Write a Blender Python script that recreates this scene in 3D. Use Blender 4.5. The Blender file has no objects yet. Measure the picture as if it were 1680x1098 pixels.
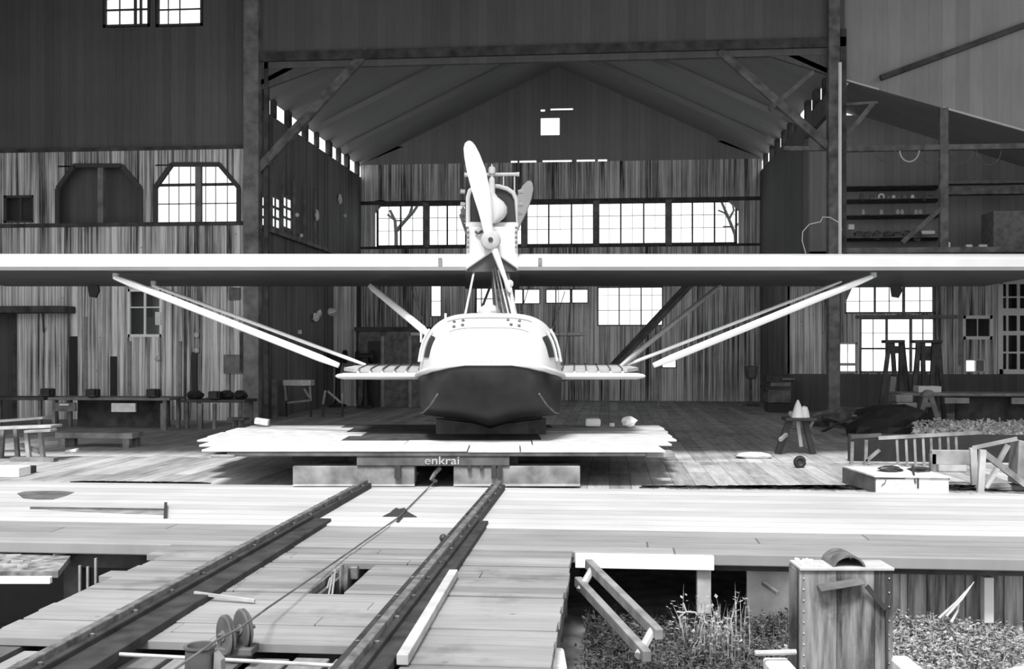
import bpy, math, random
from mathutils import Vector as V, Matrix
R = random.Random(7)
scene = bpy.context.scene
COL = scene.collection
W, H, FPX, HOR, EYE = 1680, 1098, 1740.0, 574.0, 1.70
YAW = math.atan(160 / FPX)          # camera looks a little to the left of the hall's axis

# ---------------------------------------------------------------- camera
cam = bpy.data.cameras.new('camera'); camo = bpy.data.objects.new('camera', cam); COL.objects.link(camo)
cam.sensor_width = 36; cam.lens = 36 * FPX / W
cam.shift_y = (HOR - H / 2) / W
cam.clip_end = 2000
camo.location = (0, 0, EYE); camo.rotation_euler = (math.pi / 2, 0, YAW)
scene.camera = camo
scene.view_settings.view_transform = 'Standard'; scene.view_settings.look = 'None'
scene.view_settings.gamma = 1; scene.view_settings.exposure = 1.2
scene.view_settings.use_curve_mapping = False
scene.cycles.max_bounces = 8; scene.cycles.diffuse_bounces = 5
scene.cycles.sample_clamp_indirect = 4

# ---------------------------------------------------------------- overcast sky: brighter towards the zenith
wd = bpy.data.worlds.new('overcast_sky'); scene.world = wd; wd.use_nodes = True
nt = wd.node_tree; bg = nt.nodes['Background']
tc = nt.nodes.new('ShaderNodeTexCoord'); sp = nt.nodes.new('ShaderNodeSeparateXYZ')
cr = nt.nodes.new('ShaderNodeValToRGB')
nt.links.new(tc.outputs['Generated'], sp.inputs[0]); nt.links.new(sp.outputs['Z'], cr.inputs[0])
cr.color_ramp.elements[0].color = (.80, .80, .80, 1); cr.color_ramp.elements[1].color = (1, 1, 1, 1)
cr.color_ramp.elements[1].position = .6
nt.links.new(cr.outputs[0], bg.inputs[0]); bg.inputs[1].default_value = .95
sun = bpy.data.lights.new('sun', 'SUN'); sun.energy = 3.0; sun.angle = math.radians(14)
suno = bpy.data.objects.new('sun', sun); COL.objects.link(suno)
SUN_EL, SUN_AZ = 56, -6            # hazy sun behind the camera
suno.rotation_euler = (math.radians(90 - SUN_EL), 0, math.radians(SUN_AZ))

# ---------------------------------------------------------------- pixel helpers: a photo pixel plus a real distance gives a place
FW = V((-math.sin(YAW), math.cos(YAW), 0)); RT = V((math.cos(YAW), math.sin(YAW), 0)); UP = V((0, 0, 1)); E0 = V((0, 0, EYE))
def ray(px, py): return FW + RT * ((px - W / 2) / FPX) + UP * ((HOR - py) / FPX)
def at(px, py, Y):                  # on the plane at hall depth Y
    d = ray(px, py); return E0 + d * (Y / d.y)
def ad(px, py, D): return E0 + ray(px, py) * D       # at camera depth D
def fl(px, py, z=0.0):              # on the horizontal plane z
    d = ray(px, py); return E0 + d * ((z - EYE) / d.z)
def ax(px, py, X):                  # on the plane x = X
    d = ray(px, py); return E0 + d * (X / d.x)

# ---------------------------------------------------------------- materials
MATS = {}
def nodes(m):
    m.use_nodes = True; t = m.node_tree; return t, t.nodes['Principled BSDF']
def g3(v): return (v, v, v * 1.012, 1)
def flat(name, v, rough=.7, metal=0.0, noise=.12, scale=9.0, spec=.3):
    if name in MATS: return MATS[name]
    m = bpy.data.materials.new(name); t, b = nodes(m)
    tcn = t.nodes.new('ShaderNodeTexCoord'); n = t.nodes.new('ShaderNodeTexNoise'); n.inputs['Scale'].default_value = scale
    n.inputs['Detail'].default_value = 5
    r = t.nodes.new('ShaderNodeValToRGB')
    r.color_ramp.elements[0].position = .3; r.color_ramp.elements[1].position = .72
    r.color_ramp.elements[0].color = g3(v * (1 - noise)); r.color_ramp.elements[1].color = g3(min(1, v * (1 + noise)))
    t.links.new(tcn.outputs['Object'], n.inputs['Vector']); t.links.new(n.outputs['Fac'], r.inputs[0])
    t.links.new(r.outputs[0], b.inputs['Base Color'])
    b.inputs['Roughness'].default_value = rough; b.inputs['Metallic'].default_value = metal
    b.inputs['Specular IOR Level'].default_value = spec
    MATS[name] = m; return m
def planks(name, lo, hi, across='X', along='Z', pw=.2, gap=.05, gapv=.25, streak=1.0, rough=.85, bump=.15, knots=0.0, stain=0.0, butt=0.0, grain=1.1):
    """boards: each with its own tone, long grain streaks, dark joints"""
    if name in MATS: return MATS[name]
    m = bpy.data.materials.new(name); t, b = nodes(m); N = t.nodes; L = t.links
    def mth(op, a, bb=None, clamp=False):
        n = N.new('ShaderNodeMath'); n.operation = op; n.use_clamp = clamp
        for i, x in enumerate((a, bb)):
            if x is None: continue
            if isinstance(x, (int, float)): n.inputs[i].default_value = x
            else: L.new(x, n.inputs[i])
        return n.outputs[0]
    geo = N.new('ShaderNodeNewGeometry'); s = N.new('ShaderNodeSeparateXYZ'); L.new(geo.outputs['Position'], s.inputs[0])
    u = mth('DIVIDE', s.outputs[across], pw); cell = mth('FLOOR', u); fr = mth('FRACT', u)
    wn = N.new('ShaderNodeTexWhiteNoise'); wn.noise_dimensions = '2D'
    cb = N.new('ShaderNodeCombineXYZ'); L.new(cell, cb.inputs[0])
    if butt:
        off = N.new('ShaderNodeTexWhiteNoise'); off.noise_dimensions = '1D'; L.new(cell, off.inputs['W'])
        al = mth('ADD', mth('DIVIDE', s.outputs[along], butt), mth('MULTIPLY', off.outputs['Value'], 7.0))
        L.new(mth('FLOOR', al), cb.inputs[1]); fa = mth('FRACT', al)
        e2 = mth('MINIMUM', fa, mth('SUBTRACT', 1.0, fa)); endgap = mth('LESS_THAN', e2, .008 / butt)
    L.new(cb.outputs[0], wn.inputs['Vector'])
    # streaks: fine noise stretched along the board
    mp = N.new('ShaderNodeCombineXYZ')
    L.new(mth('ADD', mth('MULTIPLY', s.outputs[across], 14.0 / max(pw, .05) * .2), mth('MULTIPLY', wn.outputs['Value'], 40)), mp.inputs[0])
    L.new(mth('MULTIPLY', s.outputs[along], grain), mp.inputs[1])
    n1 = N.new('ShaderNodeTexNoise'); n1.inputs['Scale'].default_value = 1.0; n1.inputs['Detail'].default_value = 6; n1.inputs['Roughness'].default_value = .65
    L.new(mp.outputs[0], n1.inputs['Vector'])
    n2 = N.new('ShaderNodeTexNoise'); n2.inputs['Scale'].default_value = .55; n2.inputs['Detail'].default_value = 4
    L.new(geo.outputs['Position'], n2.inputs['Vector'])
    v = mth('MULTIPLY', wn.outputs['Value'], .5)
    v = mth('ADD', v, mth('MULTIPLY', mth('SUBTRACT', n1.outputs['Fac'], .5), 1.5 * streak))
    v = mth('ADD', v, mth('MULTIPLY', mth('SUBTRACT', n2.outputs['Fac'], .5), 1.0), )
    v = mth('ADD', v, .25, True)
    r = N.new('ShaderNodeMapRange'); L.new(v, r.inputs[0]); r.inputs[3].default_value = lo; r.inputs[4].default_value = hi
    e = mth('MINIMUM', fr, mth('SUBTRACT', 1.0, fr)); isgap = mth('LESS_THAN', e, gap / 2)
    if butt: isgap = mth('MAXIMUM', isgap, endgap)
    mul = mth('SUBTRACT', 1.0, mth('MULTIPLY', isgap, 1 - gapv))
    val = mth('MULTIPLY', r.outputs[0], mul)
    if stain:
        n3 = N.new('ShaderNodeTexNoise'); n3.inputs['Scale'].default_value = 1.7; n3.inputs['Detail'].default_value = 7; n3.inputs['Roughness'].default_value = .6
        L.new(geo.outputs['Position'], n3.inputs['Vector'])
        st = N.new('ShaderNodeMapRange'); L.new(n3.outputs['Fac'], st.inputs[0]); st.inputs[1].default_value = .56; st.inputs[2].default_value = .66
        st.inputs[3].default_value = 1.0; st.inputs[4].default_value = 1 - stain
        val = mth('MULTIPLY', val, st.outputs[0])
    if knots:
        vo = N.new('ShaderNodeTexVoronoi'); vo.inputs['Scale'].default_value = 2.2; L.new(geo.outputs['Position'], vo.inputs['Vector'])
        kn = N.new('ShaderNodeMapRange'); L.new(vo.outputs['Distance'], kn.inputs[0]); kn.inputs[1].default_value = .03; kn.inputs[2].default_value = .06
        kn.inputs[3].default_value = 1 - knots; kn.inputs[4].default_value = 1.0
        val = mth('MULTIPLY', val, kn.outputs[0])
    cc = N.new('ShaderNodeCombineColor')
    for i in range(3): L.new(val, cc.inputs[i])
    L.new(cc.outputs[0], b.inputs['Base Color']); b.inputs['Roughness'].default_value = rough
    b.inputs['Specular IOR Level'].default_value = .2
    if bump:
        bp = N.new('ShaderNodeBump'); bp.inputs['Strength'].default_value = bump; bp.inputs['Distance'].default_value = .02
        L.new(val, bp.inputs['Height']); L.new(bp.outputs[0], b.inputs['Normal'])
    MATS[name] = m; return m
def glass():
    if 'glass' in MATS: return MATS['glass']
    m = bpy.data.materials.new('window_glass'); m.use_nodes = True; t = m.node_tree; t.nodes.clear()
    o = t.nodes.new('ShaderNodeOutputMaterial'); mx = t.nodes.new('ShaderNodeMixShader'); a = t.nodes.new('ShaderNodeBsdfTransparent')
    g = t.nodes.new('ShaderNodeBsdfGlossy'); g.inputs['Roughness'].default_value = .08; a.inputs[0].default_value = (.93, .94, .94, 1)
    mx.inputs[0].default_value = .07
    t.links.new(a.outputs[0], mx.inputs[1]); t.links.new(g.outputs[0], mx.inputs[2]); t.links.new(mx.outputs[0], o.inputs[0])
    MATS['glass'] = m; return m

# ---------------------------------------------------------------- mesh builder
class MB:
    def __init__(s): s.v = []; s.f = []; s.smooth = False
    def add(s, vs, fs):
        n = len(s.v); s.v += [V(p) for p in vs]; s.f += [tuple(i + n for i in f) for f in fs]; return s
    def box(s, a, b):
        x0, y0, z0 = [min(a[i], b[i]) for i in range(3)]; x1, y1, z1 = [max(a[i], b[i]) for i in range(3)]
        return s.add([(x0, y0, z0), (x1, y0, z0), (x1, y1, z0), (x0, y1, z0), (x0, y0, z1), (x1, y0, z1), (x1, y1, z1), (x0, y1, z1)],
                     [(0, 3, 2, 1), (4, 5, 6, 7), (0, 1, 5, 4), (1, 2, 6, 5), (2, 3, 7, 6), (3, 0, 4, 7)])
    def obox(s, c, rx, fy, uz, sx, sy, sz):     # oriented box about its centre
        c = V(c); vs = []
        for k in (-1, 1):
            for (i, j) in ((-1, -1), (1, -1), (1, 1), (-1, 1)): vs.append(c + rx * (i * sx / 2) + fy * (j * sy / 2) + uz * (k * sz / 2))
        return s.add(vs, [(0, 3, 2, 1), (4, 5, 6, 7), (0, 1, 5, 4), (1, 2, 6, 5), (2, 3, 7, 6), (3, 0, 4, 7)])
    def bar(s, p, q, w, h=None, up=UP):         # rectangular beam from p to q
        h = h or w; p = V(p); q = V(q); d = (q - p); l = d.length; d.normalize()
        if abs(d.dot(up)) > .98: up = V((0, 1, 0))
        sx = d.cross(up).normalized(); u = sx.cross(d).normalized()
        return s.obox((p + q) / 2, sx, d, u, w, l, h)
    def tube(s, pts, r, n=8, cap=True):         # round tube; r a number or one radius per point
        pts = [V(p) for p in pts]; k = len(pts); rr = r if isinstance(r, (list, tuple)) else [r] * k
        b = len(s.v); ref = None
        for i, p in enumerate(pts):
            d = (pts[min(i + 1, k - 1)] - pts[max(i - 1, 0)]).normalized()
            if ref is None: ref = UP if abs(d.z) < .9 else V((1, 0, 0))
            sx = d.cross(ref).normalized(); u = sx.cross(d).normalized(); ref = u
            for j in range(n):
                a = 2 * math.pi * j / n; s.v.append(p + (sx * math.cos(a) + u * math.sin(a)) * rr[i])
        for i in range(k - 1):
            for j in range(n):
                a = b + i * n + j; c = b + i * n + (j + 1) % n; s.f.append((a, c, c + n, a + n))
        if cap: s.f.append(tuple(b + j for j in range(n))[::-1]); s.f.append(tuple(b + (k - 1) * n + j for j in range(n)))
        s.smooth = True; return s
    def prism(s, poly, off):                    # polygon of world points extruded by vector off
        poly = [V(p) for p in poly]; off = V(off); n = len(poly)
        s.add(poly + [p + off for p in poly], [tuple(range(n))[::-1], tuple(range(n, 2 * n))] + [(i, (i + 1) % n, (i + 1) % n + n, i + n) for i in range(n)])
        return s
    def loft(s, rings, closed=True, caps=True):
        b = len(s.v); n = len(rings[0])
        for r in rings: s.v += [V(p) for p in r]
        for i in range(len(rings) - 1):
            for j in range(n if closed else n - 1):
                a = b + i * n + j; c = b + i * n + (j + 1) % n; s.f.append((a, c, c + n, a + n))
        if caps: s.f.append(tuple(b + j for j in range(n))[::-1]); s.f.append(tuple(b + (len(rings) - 1) * n + j for j in range(n)))
        s.smooth = True; return s
    def lathe(s, c, axis, prof, n=20):          # prof: (distance along axis, radius)
        c = V(c); axis = V(axis).normalized(); ref = UP if abs(axis.z) < .9 else V((1, 0, 0))
        sx = axis.cross(ref).normalized(); u = sx.cross(axis)
        return s.loft([[c + axis * h + (sx * math.cos(2 * math.pi * j / n) + u * math.sin(2 * math.pi * j / n)) * max(r, .0008) for j in range(n)] for h, r in prof])
    def blob(s, c, rx, ry, rz, rough=.18, seed=1, n=10, m=7):
        rr = random.Random(seed); c = V(c); rings = []
        for i in range(m + 1):
            th = math.pi * i / m; ring = []
            for j in range(n):
                a = 2 * math.pi * j / n; k = 1 + rr.uniform(-rough, rough)
                ring.append(c + V((rx * math.sin(th) * math.cos(a) * k, ry * math.sin(th) * math.sin(a) * k, -rz * math.cos(th) * (1 + rr.uniform(-rough, rough) * .5))))
            rings.append(ring)
        rings[0] = [c - V((0, 0, rz))+V((math.cos(2*math.pi*j/n)*.002, math.sin(2*math.pi*j/n)*.002, 0)) for j in range(n)]
        rings[-1] = [c + V((0, 0, rz))+V((math.cos(2*math.pi*j/n)*.002, math.sin(2*math.pi*j/n)*.002, 0)) for j in range(n)]
        return s.loft(rings)
    def build(s, name, mat, parent=None, bevel=0, smooth=None, origin=None):
        me = bpy.data.meshes.new(name)
        if parent is not None: M = MW[parent.name].inverted()
        else:
            if origin is None:
                lo = [min(p[i] for p in s.v) for i in range(3)]; hi = [max(p[i] for p in s.v) for i in range(3)]
                origin = V(((lo[0] + hi[0]) / 2, (lo[1] + hi[1]) / 2, lo[2]))
            M = Matrix.Translation(-V(origin))
        me.from_pydata([M @ p for p in s.v], [], s.f); me.materials.append(mat)
        sm = s.smooth if smooth is None else smooth
        if sm:
            me.polygons.foreach_set('use_smooth', [True] * len(me.polygons))
            try: me.set_sharp_from_angle(angle=math.radians(38))
            except Exception: pass
        me.validate(); me.update()
        o = bpy.data.objects.new(name, me); COL.objects.link(o)
        if parent is not None: o.parent = parent; MW[o.name] = MW[parent.name].copy()
        else: o.location = origin; MW[o.name] = Matrix.Translation(V(origin))
        if bevel:
            bv = o.modifiers.new('bevel', 'BEVEL'); bv.width = bevel; bv.segments = 2; bv.limit_method = 'ANGLE'
        return o
MW = {}
def box(a, b): return MB().box(a, b)
def bar(p, q, w, h=None): return MB().bar(p, q, w, h)
def tube(p, r, n=8): return MB().tube(p, r, n)
def tag(o, label, cat, group=None, kind=None):
    o['label'] = label; o['category'] = cat
    if group: o['group'] = group
    if kind: o['kind'] = kind
    return o
def thing(name, label, cat, loc, group=None, rz=0):
    o = bpy.data.objects.new(name, None); COL.objects.link(o); o.empty_display_size = .1
    o.location = loc; o.rotation_euler = (0, 0, rz); MW[o.name] = Matrix.Translation(V(loc)) @ Matrix.Rotation(rz, 4, 'Z')
    return tag(o, label, cat, group)
def struct(o): o['kind'] = 'structure'; return o
def copy_thing(root, loc, rz=None, label=None, scale=None):
    def cp(o, par):
        c = o.copy(); COL.objects.link(c)
        if par is not None: c.parent = par
        for ch in list(o.children): cp(ch, c)
        return c
    r = cp(root, None); r.location = loc
    if rz is not None: r.rotation_euler = (0, 0, rz)
    if scale: r.scale = scale
    if label: r['label'] = label
    return r

# materials in use
M_wall = planks('weathered_wall_boards', .05, .9, 'X', 'Z', .17, .07, .3, 2.1, grain=.3, knots=.5)
M_wally = planks('weathered_side_boards', .08, .26, 'Y', 'Z', .17, .07, .3, 1.4, grain=.3, knots=.5)
M_gable = planks('grey_gable_boards', .22, .32, 'X', 'Z', .2, .04, .6, .6)
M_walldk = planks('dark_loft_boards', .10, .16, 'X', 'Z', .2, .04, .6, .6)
M_wallydk = planks('dark_side_boards', .12, .18, 'Y', 'Z', .2, .04, .6, .6)
M_roof = planks('dark_roof_boards', .30, .34, 'Y', 'X', .22, .04, .6, .5)
M_floor2 = planks('pale_front_floor', .10, .38, 'X', 'Y', .27, .035, .45, .9, bump=.1, butt=5.0, stain=.2)
M_floor = planks('worn_hall_floor', .2, .46, 'X', 'Y', .26, .04, .4, 1.0, bump=.1, butt=5.0, stain=.35)
M_dock = planks('bleached_dock_boards', .22, .36, 'Y', 'X', .31, .03, .3, .7, bump=.08)
M_dockold = planks('old_grey_dock_boards', .11, .22, 'Y', 'X', .27, .03, .4, .8, bump=.12, butt=6.5)
M_slip = planks('slipway_boards', .08, .22, 'Y', 'X', .21, .0, .4, .7, bump=.2, stain=.25, knots=.3)
M_slipdk = planks('dark_wet_planks', .07, .2, 'X', 'Y', .25, .0, .4, 1.0)
M_timber = flat('dark_timber', .07, .8, noise=.5, scale=4)
M_timb2 = flat('grey_timber', .15, .85, noise=.45, scale=5)
M_pale = flat('pale_timber', .28, .8, noise=.25, scale=5)
M_white = flat('white_paint', .6, .6, noise=.06, scale=6)
M_frame = flat('dark_window_frame', .07, .8)
M_post = flat('grey_post', .2, .85, noise=.5, scale=3)
M_soot = flat('soot_black', .012, .6, noise=.3)
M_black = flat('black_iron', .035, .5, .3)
M_iron = flat('rusty_iron', .12, .6, .4, noise=.5, scale=14)
M_alu = flat('pale_aluminium_paint', .44, .5, .0, noise=.06, scale=3, spec=.5)
M_hulldk = flat('dark_hull_paint', .014, .45, 0, noise=.5, scale=3, spec=.3)
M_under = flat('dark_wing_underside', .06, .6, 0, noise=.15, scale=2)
M_dirt = flat('dirt', .12, .95, noise=.5, scale=5)
M_rope = flat('old_rope', .16, .9, noise=.4, scale=30)
M_paper = flat('paper', .75, .8)
M_strut = flat('bright_strut_paint', .88, .6, noise=.04)
M_stone = flat('pale_stone', .55, .9, noise=.2, scale=14)
M_conc = flat('mottled_concrete', .36, .9, noise=.45, scale=3)
# ================================================================ THE SETTING
Y1, Y2, YW, XL, XR = 24.8, 35.5, 30.5, -8.45, 5.0
DY0, DY1, DYM = 8.95, 12.9, 10.02
XWL, XWR = -16.0, 11.6
ZE = 7.85
RC = -1.72; RZ = 11.2
# ground outside and beneath the dock
g = MB()
def gz(x, y):
    z = -1.0
    if y < 14: z = -.72 + .05 * math.sin(x * 2.1) * math.cos(y * 1.7) if x > -1 else -1.15
    return z
xs = [-60, -30, -14, -8, -5, -4.2] + [-3.9 + i * .35 for i in range(48)] + [14, 20, 40, 80]
ys = [-4, 0, 2, 3, 4] + [4.3 + i * .35 for i in range(24)] + [13.5, 16]
g.add([(x, y, gz(x, y)) for y in ys for x in xs], [(j * len(xs) + i, j * len(xs) + i + 1, (j + 1) * len(xs) + i + 1, (j + 1) * len(xs) + i) for j in range(len(ys) - 1) for i in range(len(xs) - 1)])
o = g.build('ground', M_dirt, smooth=True); struct(o)
far = MB(); far.add([(-400, 36.2, -.5), (400, 36.2, -.5), (400, 900, -.5), (-400, 900, -.5)], [(0, 1, 2, 3)])
far.add([(11.9, 12, -.5), (400, 12, -.5), (400, 36.2, -.5), (11.9, 36.2, -.5)], [(0, 1, 2, 3)])
far.add([(-400, 12, -.5), (-16.3, 12, -.5), (-16.3, 36.2, -.5), (-400, 36.2, -.5)], [(0, 1, 2, 3)])
struct(far.build('ground_outside', flat('pale_yard', .62, .9, noise=.1, scale=.3)))
# hall floor, worn edge to the dock
struct(box((XWL, 16.25, -.25), (XWR, Y2 + .2, 0)).build('floor', M_floor))
struct(box((XWL, DY1 + .05, -.25), (XWR, 16.25, 0)).build('floor_front', M_floor2))
# dock: pale boards behind, old grey boards in front
hx0, hx1 = fl(40, 836)[0], fl(268, 836)[0]
struct(box((XWL - 6, DYM, -.12), (XWR + 5, DY1, .015)).build('dock_deck', M_dock, bevel=.01))
struct(box((XWL - 6, DY0, -.1), (XWR + 5, DYM - .004, .0)).build('dock_apron', M_dockold, bevel=.01))
m = MB()
for x in (-15, -11.5, -8, -4.9): 
    m.box((x - .08, 9.3, -1.2), (x + .08, 9.5, -.1)); m.box((x - .08, 12.2, -1.2), (x + .08, 12.4, -.12))
m.box((XWL - 6, 9.25, -.28), (-3.9, 9.4, -.1)).box((-.2, 9.25, -.2), (XWR + 5, 9.4, -.1))
struct(m.build('dock_piling', M_timber))
# back of the space under the dock: stained board revetment and a mottled concrete panel
struct(box((1.2, 9.45, -1.2), (2.5, 9.5, -.12)).build('wall_under_dock', flat('mottled_plaster', .5, .9, noise=.5, scale=2.5)))
struct(box((2.5, 9.42, -1.2), (XWR + 5, 9.5, -.12)).build('wall_revetment', planks('revetment_boards', .06, .5, 'X', 'Z', .16, .08, .3, 1.3)))
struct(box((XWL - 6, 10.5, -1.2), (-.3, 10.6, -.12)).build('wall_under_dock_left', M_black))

# slipway: cross planks resting on bearers, ragged edges, with a hatch hole
SLX0, SLX1 = -3.70, -.31
hA, hB = fl(525, 965), fl(605, 930)
m = MB(); y = 5.98; k = 0
while y < DY0 - .03:
    w = .205; x0 = SLX0 + R.uniform(-.018, .018); x1 = SLX1 + R.uniform(-.012, .012)
    if y > 8.4: x0 = -3.82 + R.uniform(-.015, .015)
    if 7.5 < y < 7.68: x0 -= .12
    gp = R.choice((.008, .012, .02, .045)); zt = R.uniform(-.004, .004) - .002
    segs = [(x0, x1)]
    if y + w > hA.y and y < hB.y: segs = [(x0, -2.10), (-1.85, x1)]
    for (a, b) in segs:
        if b - a > 1.2 and R.random() < .7:
            c = R.uniform(a + .5, b - .5); m.box((a, y + gp, zt - .05), (c - .003, y + w, zt)); m.box((c + .003, y + gp, zt - .05), (b, y + w, zt + .003))
        else: m.box((a, y + gp, zt - .05), (b, y + w, zt))
    y += w + .004; k += 1
# right lane keeps its cross planks nearer to the camera
y = 4.4
while y < 5.95:
    w = .205; m.box((-1.12, y + R.choice((.006, .012)), -.05), (SLX1 + R.uniform(-.02, .02), y + w, R.uniform(-.003, .003))); y += w + .004
struct(m.build('slipway_deck', M_slip, bevel=.004))
m = MB()
for i in range(11):
    x = -3.68 + i * .235; m.box((x, 3.6, -.2), (x + .20, 5.975, -.075 + R.uniform(-.01, .01)))
struct(m.build('slipway_lower_deck', M_slipdk, bevel=.008))
m = MB()
for x in (-3.55, -2.85, -2.15, -1.3, -.42): m.box((x - .08, 3.6, -.34), (x + .08, DY0, -.06))
for y in (4.2, 5.9, 7.4, 8.7):
    m.box((-3.7, y, -.5), (-.35, y + .14, -.34))
    for x in (-3.5, -2, -.5): m.box((x, y, -1.2), (x + .12, y + .12, -.5))
struct(m.build('slipway_bearers', M_timber))

# --------------------------------------------------------------- walls with openings
def wall_holes(x0, x1, z0, z1, Y, th, holes):
    """solid wall on plane Y; holes (x0, x1, z0, z1) left open"""
    xs = sorted(set([x0, x1] + [min(max(h[i], x0), x1) for h in holes for i in (0, 1)]))
    m = MB()
    for a, b in zip(xs, xs[1:]):
        if b - a < 1e-4: continue
        c = (a + b) / 2; cut = sorted([(h[2], h[3]) for h in holes if h[0] < c < h[1]])
        z = z0
        for (p, q) in cut:
            if p > z + 1e-4: m.box((a, Y, z), (b, Y + th, p))
            z = max(z, q)
        if z < z1 - 1e-4: m.box((a, Y, z), (b, Y + th, z1))
    return m
def hole(px0, py0, px1, py1, Y):
    a = at(px0, py1, Y); b = at(px1, py0, Y); return (a.x, b.x, a.z, b.z)
wn_ = [0]
def window(h, Y, cols, rows, mat=None, fw=.06, mw=.02, depth=.08, pane=True, skipc=()):
    """frame + muntins as one window mesh, glass as its child"""
    wn_[0] += 1; x0, x1, z0, z1 = h; mat = mat or M_frame; m = MB()
    m.box((x0 - fw * .3, Y, z0 - fw * .3), (x0 + fw, Y + depth, z1 + fw * .3)); m.box((x1 - fw, Y, z0 - fw * .3), (x1 + fw * .3, Y + depth, z1 + fw * .3))
    m.box((x0, Y, z0 - fw * .3), (x1, Y + depth, z0 + fw)); m.box((x0, Y, z1 - fw), (x1, Y + depth, z1 + fw * .3))
    if isinstance(cols, int): cols = [(i / cols, mw) for i in range(1, cols)]
    if isinstance(rows, int): rows = [(i / rows, mw) for i in range(1, rows)]
    for (t, w) in cols: x = x0 + (x1 - x0) * t; m.box((x - w / 2, Y + .01, z0), (x + w / 2, Y + depth - .01, z1))
    for (t, w) in rows: z = z0 + (z1 - z0) * t; m.box((x0, Y + .015, z - w / 2), (x1, Y + depth - .015, z + w / 2))
    o = struct(m.build('window_%d' % wn_[0], mat))
    if pane: box((x0, Y + depth / 2 - .003, z0), (x1, Y + depth / 2 + .003, z1)).build('window_pane', glass(), o)
    return o
def corner(px, py, pxh, pyv, Y, th, mat, out):   # triangular filler of a cut corner
    out.prism([at(px, py, Y), at(pxh, py, Y), at(px, pyv, Y)], (0, th, 0))

# left wall facing the camera
zpan = at(200, 245, Y1).z
oct1 = hole(95, 272, 232, 368, Y1); oct2 = hole(255, 270, 392, 366, Y1)
dk = hole(5, 320, 55, 366, Y1); lw = hole(210, 475, 265, 552, Y1)
door = hole(-120, 512, 22, 668, Y1); door = (door[0], door[1], 0, door[3])
m = wall_holes(XWL, XL - .2, 0, zpan, Y1, .12, [oct1, oct2, dk, lw, door])
for (a, b, px0, px1, py) in ((95, 232, 122, 200, 272), (255, 392, 282, 360, 270)):
    corner(a, py, px0, py + 38, Y1, .12, None, m); corner(b, py, px1, py + 38, Y1, .12, None, m)
struct(m.build('wall_left_front', M_wall))
# ledge over the lower part, cap and dark upper boards with the high window
hw1 = hole(167, -34, 243, 43, Y1); hw2 = hole(254, -34, 330, 42, Y1)
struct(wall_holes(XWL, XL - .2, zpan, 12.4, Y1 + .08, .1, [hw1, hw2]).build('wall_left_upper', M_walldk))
struct(MB().box((XWL, Y1 - .06, at(0, 374, Y1).z), (XL - .2, Y1, at(0, 368, Y1).z)).build('trim_1', M_timber))
struct(MB().box((XWL, Y1 - .04, zpan - .04), (XL - .2, Y1 + .1, zpan + .04)).build('trim_2', M_timber))
window(hw1, Y1 + .08, [(.68, .06), (.8, .05), (.34, .015)], [(.38, .04), (.62, .02)])
window(hw2, Y1 + .08, [(.5, .015), (.25, .01)], [(.38, .03), (.62, .015)])
# octagon frames
for (a, b, y0, y1, l, r_) in ((95, 232, 272, 368, 122, 200), (255, 392, 270, 366, 282, 360)):
    P = [at(a, y1, Y1), at(a, y0 + 38, Y1), at(l, y0, Y1), at(r_, y0, Y1), at(b, y0 + 38, Y1), at(b, y1, Y1)]
    m = MB()
    for p, q in zip(P, P[1:]): m.bar(p, q, .1, .1)
    c0 = at((a + b) / 2 + 1, y1, Y1); c1 = at((a + b) / 2 + 1, y0, Y1)
    wn_[0] += 1; o = struct(m.build('window_%d' % wn_[0], M_frame))
    MB().box((c0.x - .06, Y1 - .02, c0.z), (c0.x + .08, Y1 + .1, c1.z)).build('window_post', M_post, o)
    if a > 200:
        mm = MB()
        for t in (.16, .28, .42, .6, .72, .86):
            p = at(a + (b - a) * t, y1, Y1 + .06); q = at(a + (b - a) * t, y0 + 4, Y1 + .06); mm.box((p.x - .008, p.y, p.z), (p.x + .008, p.y + .02, q.z))
        for py, w in ((304, .035), (335, .012)):
            p = at(a + 2, py, Y1 + .06); q = at(b - 2, py, Y1 + .06); mm.box((p.x, p.y, p.z - w), (q.x, p.y + .03, p.z + w))
        mm.build('muntins', M_frame, o)
        pp = [V((p.x, Y1 + .08, p.z)) for p in P]
        MB().prism(pp, (0, .004, 0)).build('window_pane', glass(), o)
window(dk, Y1 + .02, [(.55, .05)], 1, M_frame); window(lw, Y1 - .01, [(.5, .05)], [(.62, .03)], M_strut, .05)
# the narrow room behind that wall: bright window at its back only behind the right octagon
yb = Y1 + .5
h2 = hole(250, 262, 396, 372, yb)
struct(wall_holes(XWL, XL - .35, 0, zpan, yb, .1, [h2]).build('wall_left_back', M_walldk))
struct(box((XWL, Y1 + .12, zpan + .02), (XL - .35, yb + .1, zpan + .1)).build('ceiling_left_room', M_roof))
struct(box((oct1[1] + .02, Y1 + .12, 2.5), (oct1[1] + .06, yb, zpan)).build('wall_partition', M_walldk))

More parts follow.
